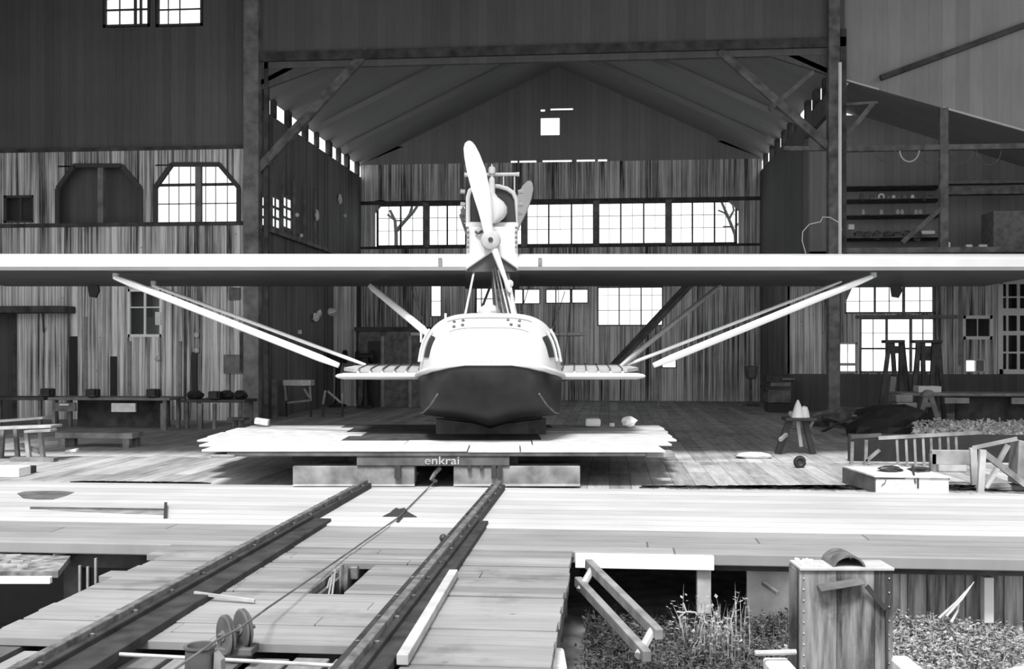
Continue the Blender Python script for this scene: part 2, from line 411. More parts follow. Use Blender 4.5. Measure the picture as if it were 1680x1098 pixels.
# nave side walls (receding), with a light slot under the eaves and windows on the left one
def side_wall(X, wins, name, ztop):
    ys = sorted(set([Y1, Y2] + [w[i] for w in wins for i in (0, 1)])); m = MB()
    for a, b in zip(ys, ys[1:]):
        c = (a + b) / 2; z = 0
        for w in sorted([w for w in wins if w[0] < c < w[1]], key=lambda w: w[2]):
            m.box((X - .02, a, z), (X + .02, b, w[2])); z = w[3]
        m.box((X - .02, a, z), (X + .02, b, ztop))
    return struct(m.build(name, M_wally))
wl = []
for (pa, pb) in ((427, 441), (444, 459), (462, 478)):
    ya = ax(pa, 400, XL).y; yb_ = ax(pb, 400, XL).y; wl.append((ya, yb_, ax(pa, 372, XL).z, ax(pa, 320, XL).z))
side_wall(XL, wl, 'wall_nave_left', ZE - .28)
for w in wl:
    wn_[0] += 1; m = MB()
    for t in (0, .5, 1): y_ = w[0] + (w[1] - w[0]) * t; m.box((XL - .02, y_ - .02, w[2]), (XL + .02, y_ + .02, w[3]))
    for t in (0, .33, .66, 1): z_ = w[2] + (w[3] - w[2]) * t; m.box((XL - .03, w[0], z_ - .025), (XL + .03, w[1], z_ + .025))
    o = struct(m.build('window_%d' % wn_[0], M_post)); box((XL - .004, w[0], w[2]), (XL + .004, w[1], w[3])).build('window_pane', glass(), o)
struct(MB().box((XR - .06, Y1 + 2.9, 3.6), (XR + .06, Y2, ZE - .28)).box((XR - .06, Y1 + .1, 7.1), (XR + .06, Y1 + 2.9, ZE - .28)).build('wall_nave_right', M_wallydk))
struct(box((XR - .06, YW, 0), (XR + .06, Y2, 3.6)).build('wall_nave_right_lower', M_wally))
m = MB()      # studs that break the eave slots into dashes
for X in (XL, XR):
    y = Y1 + .3
    while y < Y2: m.box((X - .07, y, ZE - .3), (X + .07, y + R.uniform(.08, .35), ZE + .14)); y += R.uniform(.9, 1.6)
struct(m.build('trim_3', M_timber))
zl_ = ax(430, 372, XL).z
m = MB().box((XL + .06, Y1, zl_ - .1), (XL + .14, Y2, zl_))
for px in (442.5, 460.5, 480, 497, 515): y_ = ax(px, 400, XL).y; m.box((XL + .02, y_ - .04, zl_), (XL + .07, y_ + .04, zl_ + 1.6))
struct(m.build('trim_4', M_post))
# nave roof
m = MB()
m.prism([(XL - .06, Y1, ZE + .12), (RC, Y1, RZ), (RC, Y1, RZ + .12), (XL - .06, Y1, ZE + .24)], (0, Y2 - Y1 + .4, 0))
m.prism([(RC, Y1, RZ), (XR + .06, Y1, ZE + .12), (XR + .06, Y1, ZE + .24), (RC, Y1, RZ + .12)], (0, Y2 - Y1 + .4, 0))
struct(m.build('ceiling_nave', M_roof))
m = MB()
for y in (29.5, 32.5):
    m.bar((XL + .3, y, ZE + .22), (RC, y, RZ - .1), .12, .16); m.bar((RC, y, RZ - .1), (XR - .3, y, ZE + .22), .12, .16)
struct(m.build('roof_trusses', M_roof))

# back wall
zb = at(900, 266, Y2).z
band = hole(615, 329, 1212, 405, Y2)
W_ = [hole(980, 470, 1088, 535, Y2), hole(706, 455, 724, 520, Y2), hole(780, 470, 812, 515, Y2), hole(843, 474, 886, 499, Y2), hole(895, 474, 965, 498, Y2), hole(1086, 588, 1110, 604, Y2)]
band1 = (band[0], at(690, 400, Y2).x, band[2], band[3]); 
m = wall_holes(XL, XR, 0, zb, Y2, .12, [band] + W_)
corner(615, 329, 632, 350, Y2, .12, None, m); corner(1212, 324, 1188, 346, Y2, .12, None, m)
struct(m.build('wall_back', M_wall))
slots = [hole(a, 263, b, 267, Y2) for a, b in ((838, 849), (852, 880), (890, 938), (946, 976), (981, 996))]
gw = hole(887, 193, 918, 222, Y2); gw2 = hole(887, 179, 894, 183, Y2); gw3 = hole(903, 177, 940, 181, Y2)
m = MB(); zs = zb - .02
mm = wall_holes(XL, XR, zb, 8.6, Y2, .1, [(s[0], s[1], zb, zb + .07) for s in slots])
gws = [gw, gw2, gw3]
mm2 = wall_holes(XL + 1.5, XR - 1.5, 8.6, 9.9, Y2, .1, [h for h in gws])
mm.v, mm.f = mm.v, mm.f; mm.add(mm2.v, mm2.f)
mm.prism([(XL - .05, Y2, 8.0), (XL + 1.5, Y2, 8.6), (XL + 1.5, Y2, 8.9)], (0, .1, 0))
mm.prism([(XL + 1.5, Y2, 9.9), (XR - 1.5, Y2, 9.9), (RC, Y2, RZ + .1)], (0, .1, 0))
mm.prism([(XR + .05, Y2, 8.0), (XR - 1.5, Y2, 8.6), (XR - 1.5, Y2, 8.9)], (0, .1, 0))
struct(mm.build('wall_back_gable', M_gable))
# window band: three posts, sashes with muntins
pxs = [615, 699, 768, 860, 978, 1097, 1212]
for a, b in zip(pxs, pxs[1:]):
    if (a, b) == (768, 860): pass
    h = (at(a + 3, 400, Y2).x, at(b - 3, 400, Y2).x, band[2], band[3])
    n = 3 if b - a > 100 else 2
    cols = [(i / n, .05) for i in range(1, n)] + [((i + .5) / n, .012) for i in range(n)]
    window(h, Y2 + .02, cols, [(.38, .012), (.68, .014)], None, .05)
m = MB()
for a in pxs[1:-1]:
    x = at(a, 400, Y2).x; m.box((x - .1, Y2 - .06, band[2] - .05), (x + .1, Y2 + .1, band[3] + .05))
struct(m.build('trim_5', M_post))
struct(MB().box((XL, Y2 - .05, band[2] - .08), (XR, Y2, band[2])).box((XL, Y2 - .05, band[3]), (XR, Y2, band[3] + .12)).build('trim_6', M_timber))
window(W_[0], Y2 + .02, [(1 / 3, .04), (2 / 3, .04), (.5, .014), (.165, .012), (.83, .012)], [(.4, .02), (.78, .012)], None, .04)
window(W_[1], Y2 + .02, 1, [(.4, .02)], None, .03); window(W_[2], Y2 + .02, [(.3, .03)], [(.55, .03)], None, .04)
window(W_[3], Y2 + .02, [(.35, .06)], 1, None, .03); window(W_[4], Y2 + .02, [(.24, .04), (.6, .09)], 1, None, .03)
window(W_[5], Y2 + .02, 1, 1, None, .03)

# header wall above the nave opening, tie beam, posts, braces
zh = at(890, 84, Y1).z
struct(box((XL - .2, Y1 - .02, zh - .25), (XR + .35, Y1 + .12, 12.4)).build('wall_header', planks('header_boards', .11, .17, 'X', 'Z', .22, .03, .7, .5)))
struct(box((XL - .2, Y1 - .12, zh - .1), (XR + .35, Y1, zh + .12)).build('trim_7', M_timber))
m = MB(); m.prism([(XL - .2, Y1, 7.9), (XL, Y1, 7.9), (XL + 2.4, Y1, 8.7), (XL + 2.4, Y1, 9.1), (XL - .2, Y1, 9.1)], (0, .1, 0)); m.prism([(XR + .1, Y1, 7.95), (XR + .1, Y1, 9.1), (XR - 2.2, Y1, 9.1), (XR - 2.2, Y1, 8.75)], (0, .1, 0)); struct(m.build('wall_header_gusset', M_walldk))
struct(box((XL - .25, Y1 - .2, 0), (XL + .12, Y1 + .12, 12.4)).build('post_left', M_post, bevel=.01))
struct(box((XL + .2, Y1 - .02, 0), (XL + .3, Y1 + .1, zh)).build('trim_8', M_timber))
struct(box((XR - .05, Y1 - .2, 0), (XR + .2, Y1 + .1, 12.4)).build('post_right', M_timb2, bevel=.01))
struct(MB().tube([(XR + .19, Y1 - .23, 3.6), (XR + .19, Y1 - .23, 8.2)], .04, 8).build('lit_edge_right_post', M_strut))  # pale tube added to draw the lit right edge of the post
struct(box((XR + .22, Y1 - .12, 3.9), (XR + .36, Y1 + .1, 9)).build('trim_9', M_timber))
m = MB(); m.bar(at(418, 285, Y1 - .02), at(604, 84, Y1 - .02), .16, .2); m.bar(at(1358, 240, Y1 - .02), at(1180, 84, Y1 - .02), .14, .18)
m.bar(at(1285, 244, Y1 + .1), at(1370, 244, Y1 + .1), .1, .1)
m.bar(at(1262, 180, Y1 - .05), at(1335, 118, Y1 - .05), .1, .1)
struct(m.build('brace_timbers', M_timb2))

# right wing: window wall beneath a loft
zlo = at(1500, 415, Y1).z; zl2 = at(1500, 398, Y1).z
ROOFL = [at(1380, 130, Y1), at(1680, 215, Y1)]
sl = (ROOFL[1].z - ROOFL[0].z) / (ROOFL[1].x - ROOFL[0].x); rz_ = lambda x: ROOFL[0].z + sl * (x - ROOFL[0].x)
m = MB(); m.prism([(XR + .2, Y1, rz_(XR + .2)), (XWR, Y1, rz_(XWR)), (XWR, Y1, 12.4), (XR + .2, Y1, 12.4)], (0, .12, 0))
struct(m.build('wall_right_upper', planks('grey_upper_boards', .24, .38, 'X', 'Z', .3, .02, .7, .5)))
m = MB(); m.bar((XR + .3, Y1 - .03, rz_(XR + .3)), (XR + 1.1, Y1 - .03, rz_(XR + 1.1)), .05, .035); m.bar((XR + 2.5, Y1 - .03, rz_(XR + 2.5)), (XWR, Y1 - .03, rz_(XWR)), .05, .04)
struct(m.build('trim_10', M_white))
m = MB(); m.bar(at(1445, 128, Y1 - .1), at(1690, 38, Y1 - .1), .12, .12); struct(m.build('trim_11', M_timber))
struct(box((XR + .06, Y1 + 3.0, zlo), (XWR, Y1 + 3.1, 7.7)).build('wall_loft', M_gable))
m = MB(); m.prism([(XR + .6, Y1 + .1, rz_(XR)), (XWR, Y1 + .1, rz_(XWR)), (XWR, Y1 + .1, rz_(XWR) + .1), (XR + .6, Y1 + .1, rz_(XR) + .1)], (0, 3.1, 0)); struct(m.build('ceiling_loft', M_roof))
struct(box((XR + .1, Y1 + 3.0, 4.12), (XWR, YW + .2, 4.22)).build('ceiling_right', M_roof))
struct(box((XR + .2, Y1 - .05, zlo), (XWR, Y1 + 3.05, zlo + .12)).build('floor_loft', M_timb2))
m = MB(); zz = at(1500, 243, Y1).z
m.box((XR + .2, Y1 - .05, zz - .06), (XWR, Y1 + .07, zz + .06))
xp = at(1548, 300, Y1).x; m.box((xp - .09, Y1 - .06, zlo), (xp + .09, Y1 + .08, rz_(xp)))
m.bar(at(1480, 398, Y1), at(1546, 340, Y1), .1, .1); m.bar(at(1380, 234, Y1), at(1432, 170, Y1), .1, .1)
m.bar(at(1378, 172, Y1), at(1440, 168, Y1), .05, .06)
struct(m.build('loft_frame', M_timb2))
m = MB()
for py, px0, px1, th in ((308, 1375, 1545, .02), (329, 1375, 1545, .02), (355, 1375, 1545, .02), (391, 1375, 1548, .03)):
    a = at(px0, py, Y1 + 2.4); b = at(px1, py, Y1 + 2.4); m.box((a.x, Y1 + 2.1, a.z - th), (b.x, Y1 + 3.0, a.z))
for py, px0, px1, th in ((299, 1552, 1690, .04), (313, 1552, 1700, .09)):
    a = at(px0, py, Y1 + 1.4); b = at(px1, py, Y1 + 1.4); m.box((a.x, Y1 + 1.4, a.z - th), (b.x, Y1 + 1.7, a.z + th))
struct(m.build('loft_shelving', M_timb2))
# window wall under the loft
zwt = at(1500, 440, YW).z
HW = [hole(1386, 468, 1534, 515, YW), hole(1411, 521, 1535, 612, YW), hole(1376, 562, 1407, 612, YW), hole(1580, 519, 1628, 556, YW), hole(1584, 590, 1618, 611, YW), hole(1639, 460, 1730, 612, YW)]
m = wall_holes(XR, XWR, 0, 4.2, YW, .12, HW)
corner(1386, 468, 1400, 500, YW, .12, None, m)
struct(m.build('wall_right_back', M_wall))
struct(box((XR, YW - .04, 0), (XWR, YW, at(1500, 614, YW).z)).build('wainscot_right', M_walldk))
window(HW[0], YW + .02, [(.34, .05), (.66, .07), (.17, .012), (.5, .012), (.84, .012)], [(.45, .014)], M_post, .05)
window(HW[1], YW + .02, [(.36, .06), (.68, .07), (.84, .015), (.18, .012)], [(.44, .05), (.72, .014)], M_post, .05)
window(HW[2], YW + .02, [(.5, .012)], [(.28, .08)], M_white, .05)
window(HW[4], YW + .02, [(.5, .014)], 1, M_white, .03)
# unlit store room behind the white-framed sashes at the right
xs0 = HW[3][0] - .3
xs1 = HW[5][0] - .12
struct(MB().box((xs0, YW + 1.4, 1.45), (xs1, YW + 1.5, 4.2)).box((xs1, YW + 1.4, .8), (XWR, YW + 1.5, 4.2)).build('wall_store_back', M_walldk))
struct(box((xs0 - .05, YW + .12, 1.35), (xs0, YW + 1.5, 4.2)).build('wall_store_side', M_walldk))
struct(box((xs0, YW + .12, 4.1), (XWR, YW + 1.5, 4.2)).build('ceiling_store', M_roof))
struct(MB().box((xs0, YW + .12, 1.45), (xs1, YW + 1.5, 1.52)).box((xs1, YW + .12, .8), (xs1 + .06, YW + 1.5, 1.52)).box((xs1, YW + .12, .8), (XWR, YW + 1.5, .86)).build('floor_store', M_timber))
window(HW[3], YW - .02, [(.5, .02)], 1, M_strut, .07)
h5 = HW[5]
window(h5, YW - .03, [(.15, .05), (.35, .07), (.57, .05), (.8, .05)], [(.82, .04), (.66, .2), (.43, .12), (.22, .05)], M_strut, .1)
struct(MB().box((at(1500, 520, YW).x - 1.6, YW - .07, at(1500, 520, YW).z - .05), (at(1570, 520, YW).x, YW, at(1500, 520, YW).z + .05)).build('trim_12', M_post))
m = MB()
for px, w, mt in ((1575, .08, 0),): x = at(px, 500, YW).x; m.box((x - w / 2, YW - .06, at(px, 600, YW).z), (x + w / 2, YW, 4.0))
struct(m.build('trim_13', M_pale))
# front hall envelope
struct(box((XWL - .2, DY1 + .1, 0), (XWL, Y1 + 2, 12.5)).build('wall_left', M_wallydk))
m = MB(); m.box((XWR, DY1 + .1, 0), (XWR + .2, 15, 12.5)); m.box((XWR, 23.2, 0), (XWR + .2, YW + 1.6, 12.5)); m.box((XWR, 15, 0), (XWR + .2, 23.2, 8.2)); m.box((XWR, 15, 11.6), (XWR + .2, 23.2, 12.5))  # high opening added out of view to lighten the upper right wall
struct(m.build('wall_right', M_wallydk))
struct(box((XWL - .2, DY1 - .1, 12.4), (XWR + .2, Y1 + .2, 12.6)).build('ceiling', M_roof))
struct(box((XWL - .2, DY1 - .1, 8.2), (XWR + .2, DY1 + .1, 12.5)).build('wall_front_lintel', M_walldk))
struct(MB().box((XWL - .2, Y2, -.2), (XL, Y2 + .1, 0.0)).build('trim_14', M_timber))

struct(MB().prism([fl(1535, 1110, -.70), fl(1900, 1110, -.70), fl(1900, 1062, -.70), fl(1640, 1058, -.70), fl(1580, 1076, -.70)], (0, 0, .03)).build('sand_patch', flat('pale_sand', .42, .95, noise=.15, scale=12)))
# ================================================================ THE FLYING BOAT (its axis lies nearly along the line of sight)
PO = ad(805, 700, 15.5); PO.z = .475
fb = thing('flying_boat', 'pale metal flying boat with dark hull bottom on launching trolley', 'flying boat', PO, rz=YAW)
CX = 805
def L(x, D, z):                     # plane frame: x metres right of the hull centre line, D distance from the camera, z height
    return E0 + RT * ((CX - W / 2) / FPX * 15.2 + x) + FW * D + UP * (z - EYE)
def lp(px, py, D): return ad(px, py, D)
def rx(px, D): return (px - W / 2) / FPX * D - (CX - W / 2) / FPX * 15.2
# upper hull: rings of a squarish arch
SEC = [(13.70, .50, 1.49, 1.74), (13.74, .62, 1.47, 1.86), (13.82, .72, 1.45, 1.96), (13.95, .80, 1.42, 2.04), (14.15, .875, 1.40, 2.09), (14.45, .945, 1.37, 2.145), (14.8, 1.0, 1.34, 2.20),
       (15.3, 1.03, 1.32, 2.23), (16.5, 1.02, 1.31, 2.24), (18.5, .92, 1.32, 2.2), (21, .68, 1.4, 2.1), (24, .36, 1.55, 2.0), (26.4, .1, 1.7, 1.95)]
def sec(D):
    for a, b in zip(SEC, SEC[1:]):
        if a[0] <= D <= b[0]: t = (D - a[0]) / (b[0] - a[0]); return [a[i] + (b[i] - a[i]) * t for i in range(1, 4)]
    return list(SEC[-1][1:])
def hp(D, a, off=0.0):              # a: angle 0 (right, at the chine) .. pi (left)
    w, zb_, zt = sec(D); c, s = math.cos(a), math.sin(a); n = 3.7
    x = abs(c) ** (2 / n) * (1 if c >= 0 else -1) * w; z = zb_ + (zt - zb_) * abs(s) ** (2 / n)
    x *= 1 - .10 * (z - zb_) / max(zt - zb_, .01)
    return L(x + off * c, D - off * .5, z + off * s)
NA = 30
rings = [[hp(s[0], math.pi * j / NA) for j in range(NA + 1)] for s in SEC]
r0 = [L((hp_x) , 13.685, z) for hp_x, z in [(.36 * math.cos(math.pi * j / NA), 1.52 + .12 * math.sin(math.pi * j / NA)) for j in range(NA + 1)]]
hull = MB().loft([r0] + rings, closed=False, caps=False)
hull.f.append(tuple(range(NA + 1))[::-1])
hu = hull.build('upper_hull', M_alu, fb)
mk = MB()
for (x, w, h) in ((-.20, .02, .035), (-.16, .05, .012), (-.10, .03, .02), (-.05, .05, .014), (0, .02, .03), (.04, .05, .014), (.09, .02, .03), (.12, .05, .014), (.155, .02, .026)):
    mk.add([L(x - w / 2, 13.68, 1.56 - h / 2), L(x + w / 2, 13.68, 1.56 - h / 2), L(x + w / 2, 13.68, 1.56 + h / 2), L(x - w / 2, 13.68, 1.56 + h / 2)], [(0, 1, 2, 3)])
# lower hull: near-vertical dark sides, vee bottom, a stepped forefoot
LS = [(13.69, .5, 1.50, 1.38, 1.30), (13.78, .68, 1.46, 1.12, 1.0), (13.95, .80, 1.42, .95, .82), (14.3, .92, 1.385, .84, .68), (14.8, 1.0, 1.34, .80, .60), (15.5, 1.03, 1.32, .80, .60), (18.5, .92, 1.32, .86, .66), (18.6, .8, 1.32, 1.0, .86), (21, .6, 1.4, 1.2, 1.1), (24, .3, 1.55, 1.5, 1.45), (26.4, .08, 1.7, 1.68, 1.66)]
rings = []
for (D, w, zt, zc, zk) in LS:
    r = []
    for x, z in ((1, zt), (1.0, zt - (zt - zc) * .35), (.985, zt - (zt - zc) * .7), (.96, zc), (.75, zc - (zc - zk) * .15), (.35, zc - (zc - zk) * .45), (0, zk), (-.35, zc - (zc - zk) * .45), (-.75, zc - (zc - zk) * .15), (-.96, zc), (-.985, zt - (zt - zc) * .7), (-1.0, zt - (zt - zc) * .35), (-1, zt)):
        r.append(L(w * x, D, z))
    rings.append(r)
lh = MB().loft(rings).build('lower_hull', M_hulldk, fb)
m = MB()
for s in (-1, 1):
    m.tube([L(s * w * .965, D, zc + .01) for (D, w, zt, zc, zk) in LS[1:7]], .012, 6)
m.tube([L(x * .72, 13.76 + abs(x) * .1, 1.22) for x in (-1, -.5, 0, .5, 1)], .01, 6)
m.build('chine_strip', M_iron, lh)
# bright rub rail between the two colours
pts = [L(x, s_[0] - .015, s_[2]) for s_, x in [(SEC[i], -SEC[i][1] - .015) for i in range(9, -1, -1)]] + [L(x, 13.675, 1.505) for x in (-.3, 0, .3)] + [L(s_[1] + .015, s_[0] - .015, s_[2]) for s_ in SEC[:10]]
MB().tube(pts, [.04] * 9 + [.03] + [.012] * 3 + [.03] + [.04] * 9, 8).build('rub_rail', M_alu, fb)
# cabin windows each side, two panes with a pale post between
for sgn in (0, 1):
    for (d0, d1) in ((13.98, 14.26), (14.36, 14.62), (14.9, 15.3), (15.6, 16.0)):
        v = []; n = 4
        for i in range(n + 1):
            for j in range(n + 1):
                D = d0 + (d1 - d0) * i / n; a = .10 + (.44) * j / n
                if sgn: a = math.pi - a
                v.append(hp(D, a, .012))
        MB().add(v, [(i * (n + 1) + j, i * (n + 1) + j + 1, (i + 1) * (n + 1) + j + 1, (i + 1) * (n + 1) + j) for i in range(n) for j in range(n)]).build('cabin_window', M_black, fb)
    for D in (14.31, 14.7):
        MB().tube([hp(D, (math.pi - a) if sgn else a, .02) for a in (.06, .2, .35, .5, .62)], .022, 6).build('window_post', M_alu, fb)
# bow cap marks (a worn, unreadable name) 
mk.build('name_marks', flat('faint_grey_lettering', .62, .7), hu)
# cockpit coaming: a shallow arch with small fittings on the foredeck
m = MB()
m.tube([hp(13.86 + .02 * abs(t), math.pi / 2 + t, .01) for t in [(-.62 + i * .124) for i in range(11)]], .014, 6)
m.tube([hp(14.35, math.pi / 2 + t, .02) for t in [(-.5 + i * .1) for i in range(11)]], .02, 6)
m.build('cockpit_coaming', M_alu, fb)
for px, py in ((757, 530), (777, 531), (765, 524), (782, 520), (818, 520), (826, 532), (836, 522), (842, 533)):
    D = 13.93 if py > 525 else 14.15
    a = math.pi / 2 - (px - CX) * D / FPX / .78 * .9
    p = hp(D, a, .012); MB().lathe(p - UP * .01, UP, [(0, .001), (0, .022), (.02, .02), (.03, .001)], 8).build('deck_fitting', M_iron, fb)
MB().blob(L(-.03, 15.6, 2.24), .17, .3, .13, .02, 3).build('searchlight_fairing', M_alu, fb)
for px in (731, 691): 
    p = lp(px, 520 if px == 731 else 548, 15.0); MB().tube([p - UP * .12, p + UP * .05], .018, 6).build('mooring_cleat', M_alu, fb)
# sponsons
for s in (-1, 1):
    xi, xo = s * .96, s * 2.2
    le = MB().loft([[L(x, 15.0 + .055 * math.cos(a) * k + (.0 if k == 1 else .05), 1.325 + .05 * math.sin(a) * k) for a in [2 * math.pi * j / 10 for j in range(10)]] for x, k in ((xi, 1), (xi + (xo - xi) * .5, 1), (xo - s * .12, .95), (xo - s * .03, .6), (xo, .12))])
    le.build('sponson_float', M_alu, fb)
    rg = [L(xi, 15.12, 1.37), L(xo - s * .25, 15.12, 1.40), L(xo - s * .05, 15.5, 1.41), L(xo - s * .1, 17.1, 1.44), L(xi, 17.1, 1.44)]
    if s < 0: rg = rg[::-1]
    MB().prism([p - UP * .02 for p in rg], (0, 0, .05)).build('sponson_top', flat('dull_aluminium', .3), fb)
    MB().prism([p - UP * .12 for p in rg], (0, 0, .1)).build('sponson_body', M_hulldk, fb)
    for i in range(6):
        x = xi + (xo - s * .25 - xi) * (i + .35) / 5.8; 
        sst = MB().tube([L(x, 15.05, 1.355), L(x, 15.1, 1.43), L(x + s * .12, 17.05, 1.475)], .012, 6).build('sponson_strap', M_timber, fb)
        MB().lathe(L(x, 15.02, 1.365), UP, [(-.03, .012), (0, .022), (.03, .016)], 8).build('strap_bracket', M_alu, sst)
# wing: airfoil loft, pale nose, dark underside
def foil(x, top, dz=0):
    le = 15.5; z0 = 2.965 + dz; r = .105
    up = [(0, 0), (.0, .06), (.05, .1), (.2, .15), (.7, .2), (1.4, .18), (2.3, .08), (3.15, -.12)]
    lo = [(3.15, -.15), (2.3, -.13), (1.2, -.11), (.3, -.11), (.06, -.1), (.0, -.05)]
    return [L(x, le + a, z0 + b) for a, b in up], [L(x, le + a, z0 + b) for a, b in lo]
for nm, xa, xb in (('wing', -8.6, -.355), ('wing', .375, 8.6)):
    ru, rl = [], []
    for t in [i / 12 for i in range(13)]:
        x = xa + (xb - xa) * t; u, l = foil(x, 1, .0); ru.append(u); rl.append(l)
    w = MB().loft([u + l[:0] for u in ru], closed=False, caps=False)
    # nose strip down to the lower lip belongs to the pale skin
    nose = MB().loft([[u[0], L_] for u, L_ in zip(ru, [l[-1] for l in rl])], closed=False, caps=False); w.add(nose.v, nose.f)
    nose = MB().loft([[l[-1], l[-2]] for l in rl], closed=False, caps=False); w.add(nose.v, nose.f)
    wo = w.build('wing_skin', M_alu, fb)
    un = MB().loft([l[:-1] for l in rl], closed=False, caps=False)
    for i in (0, -1): un.add(ru[i] + rl[i], [tuple(range(len(ru[i]) + len(rl[i])))])
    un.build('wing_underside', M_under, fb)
    for i in (): MB().tube([L(x, 15.495, 2.92), L(x, 15.49, 3.0), L(x, 15.53, 3.06)], .006, 5).build('wing_rib_line', M_timb2, wo)
for px in (150, 1468):
    p = lp(px, 468, 18.4); MB().prism([p + V((-.08, 0, .05)), p + V((.1, 0, .05)), p + V((.13, 0, -.1)), p + V((.07, 0, -.22)), p + V((-.04, 0, -.2))], (0, .06, 0)).build('aileron_horn', M_black, fb)
for px in (722, 886): p = lp(px, 430, 15.48); MB().bar(p - UP * .06, p + UP * .06, .05, .03).build('wing_nose_patch', M_timb2, fb)
# centre section: dark gabled gap that rises to the engine
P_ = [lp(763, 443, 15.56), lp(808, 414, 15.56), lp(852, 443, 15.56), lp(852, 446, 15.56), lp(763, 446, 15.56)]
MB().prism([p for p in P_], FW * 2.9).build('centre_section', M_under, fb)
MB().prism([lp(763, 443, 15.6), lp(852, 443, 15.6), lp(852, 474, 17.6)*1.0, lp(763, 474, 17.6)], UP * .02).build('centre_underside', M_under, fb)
# engine nacelle
P_ = [lp(766, 372, 15.5), lp(849, 372, 15.5), lp(850, 420, 15.5), lp(851, 443, 15.5), lp(808, 413, 15.5), lp(764, 443, 15.5), lp(765, 420, 15.5)]
na = MB().prism(P_, FW * 2.2).build('engine_nacelle', M_alu, fb, bevel=.02)
for px in (767, 847):
    for i in range(5): p = lp(px, 374 + i * 8, 15.46); MB().bar(p - RT * .02, p + RT * .02, .02, .03).build('cowl_latch', M_iron, na)
m = MB(); m.tube([lp(780, 380, 15.47), lp(785, 383, 15.45), lp(791, 379, 15.47)], .02, 6); m.build('cowl_louvre', M_black, na)
# radiator: arched frame round a dark core
D = 15.75
fr_ = [(768, 368), (768, 324), (771, 313), (780, 307), (800, 305), (818, 306), (832, 310), (842, 317), (847, 328), (848, 368), (768, 368)]
ra = MB().tube([lp(a, b, D) for a, b in fr_], .036, 8).build('radiator_frame', M_alu, fb)
MB().prism([lp(a, b, D + .03) for a, b in fr_[:-1]], FW * .14).build('radiator_core', M_black, ra)
m = MB(); m.bar(lp(764, 369, D - .1), lp(850, 369, D - .1), .05, .06); m.build('radiator_sill', M_alu, ra)
# engine fairing bulging before the core
prof = [(318, 808, 5), (324, 809, 8), (331, 811, 15), (340, 812, 20), (350, 812, 20), (358, 811, 16), (364, 810, 10), (368, 809, 5)]
rings = []
for py, pxc, hw in prof:
    c = lp(pxc, py, D - .16); w = hw / FPX * D; rings.append([c + RT * w * math.cos(a) + FW * .13 * math.sin(a) for a in [2 * math.pi * j / 14 for j in range(14)]])
MB().loft(rings).build('crankcase_cover', M_alu, fb)
c = lp(807, 325, D - .1)
MB().lathe(c, UP, [(-.05, .05), (.0, .05), (.26, .045), (.29, .04), (.31, .018), (.34, .018), (.36, .05), (.42, .055), (.455, .045), (.47, .015), (.51, .003)], 12).build('water_filler', M_alu, fb)
MB().tube([lp(762, 287, D), lp(768, 287, D), lp(846, 286, D), lp(852, 286, D)], [.036, .028, .028, .036], 8).build('header_pipe', M_alu, fb)
for px in (826, 844): MB().tube([lp(px, 287, D), lp(px, 318 if px == 844 else 307, D)], .011, 6).build('header_stay', M_alu, fb)
for px, s in ((763, -1), (850, 1)):
    for py in (315, 336, 350):
        p = lp(px, py, 16.2); MB().tube([p, p + RT * s * .07 + UP * .01], .035, 7).build('exhaust_stub', M_alu, fb)
m = MB()
for px0, py0, px1, py1 in ((757, 343, 763, 365), (755, 352, 766, 385), (759, 340, 770, 372)): m.tube([lp(px0, py0, 16), lp(px1, py1, 16)], .022, 6)
m.build('exhaust_pipe', M_iron, fb)
# propeller
hub = lp(805, 394, 15.2)
pr = MB().lathe(hub, FW, [(-.06, .03), (-.06, .10), (-.04, .135), (.02, .145), (.03, .12), (.3, .12)], 20)
pr = pr.build('propeller_hub', flat('dull_aluminium', .3, .5, noise=.12), fb)
MB().lathe(hub - FW * .075, FW, [(0, .001), (0, .035), (.02, .035)], 12).build('hub_bore', M_black, pr)
def blade(c, tipx, tipy, ws, twist, name, mat, Dt=15.2, th=.03):
    tip = lp(tipx, tipy, Dt); ax_ = tip - c; n = len(ws); rings = []
    side = ax_.cross(FW).normalized(); nrm = ax_.cross(side).normalized()
    for i, (t, wl_, wr_) in enumerate(ws):
        a = twist * (1 - t) ; sd = side * math.cos(a) + nrm * math.sin(a); nn = nrm * math.cos(a) - side * math.sin(a)
        k = c + ax_ * t; q = th * (1.3 - t); wl2, wr2 = wl_ / FPX * 15.2, wr_ / FPX * 15.2
        rings.append([k - sd * wl2, k - sd * wl2 * .5 + nn * q, k + sd * wr2 * .3 + nn * q, k + sd * wr2, k + sd * wr2 * .3 - nn * q * .4, k - sd * wl2 * .5 - nn * q * .4])
    o = MB().loft(rings).build(name, mat, pr); return o
blade(hub, 769, 231, [(.04, 8, 8), (.15, 9, 9), (.3, 13, 10), (.5, 17, 13), (.7, 17, 14), (.85, 13, 13), (.94, 9, 11), (.985, 5, 7), (1, 1, 2)], .35, 'propeller_blade', M_alu)
blade(hub, 837, 480, [(.04, 6, 6), (.2, 6, 6), (.45, 5, 5), (.7, 3.5, 4), (.88, 3.5, 3.5), (.97, 3, 3), (1, 1, 1)], .5, 'propeller_blade', M_alu)
c2 = lp(820, 392, 17.9)
b2 = MB(); 
t0, t1 = lp(845, 366, 17.9), lp(870, 297, 17.9); axx = (t1 - t0).normalized(); sd = axx.cross(FW).normalized()
b2.loft([[t0 + (t1 - t0) * t - sd * w + FW * .02, t0 + (t1 - t0) * t + sd * w + FW * .02, t0 + (t1 - t0) * t + sd * w * .9 - FW * .02, t0 + (t1 - t0) * t - sd * w * .9 - FW * .02] for t, w in ((-.9, .06), (0, .10), (.3, .125), (.65, .125), (.85, .10), (.97, .05), (1, .01))])
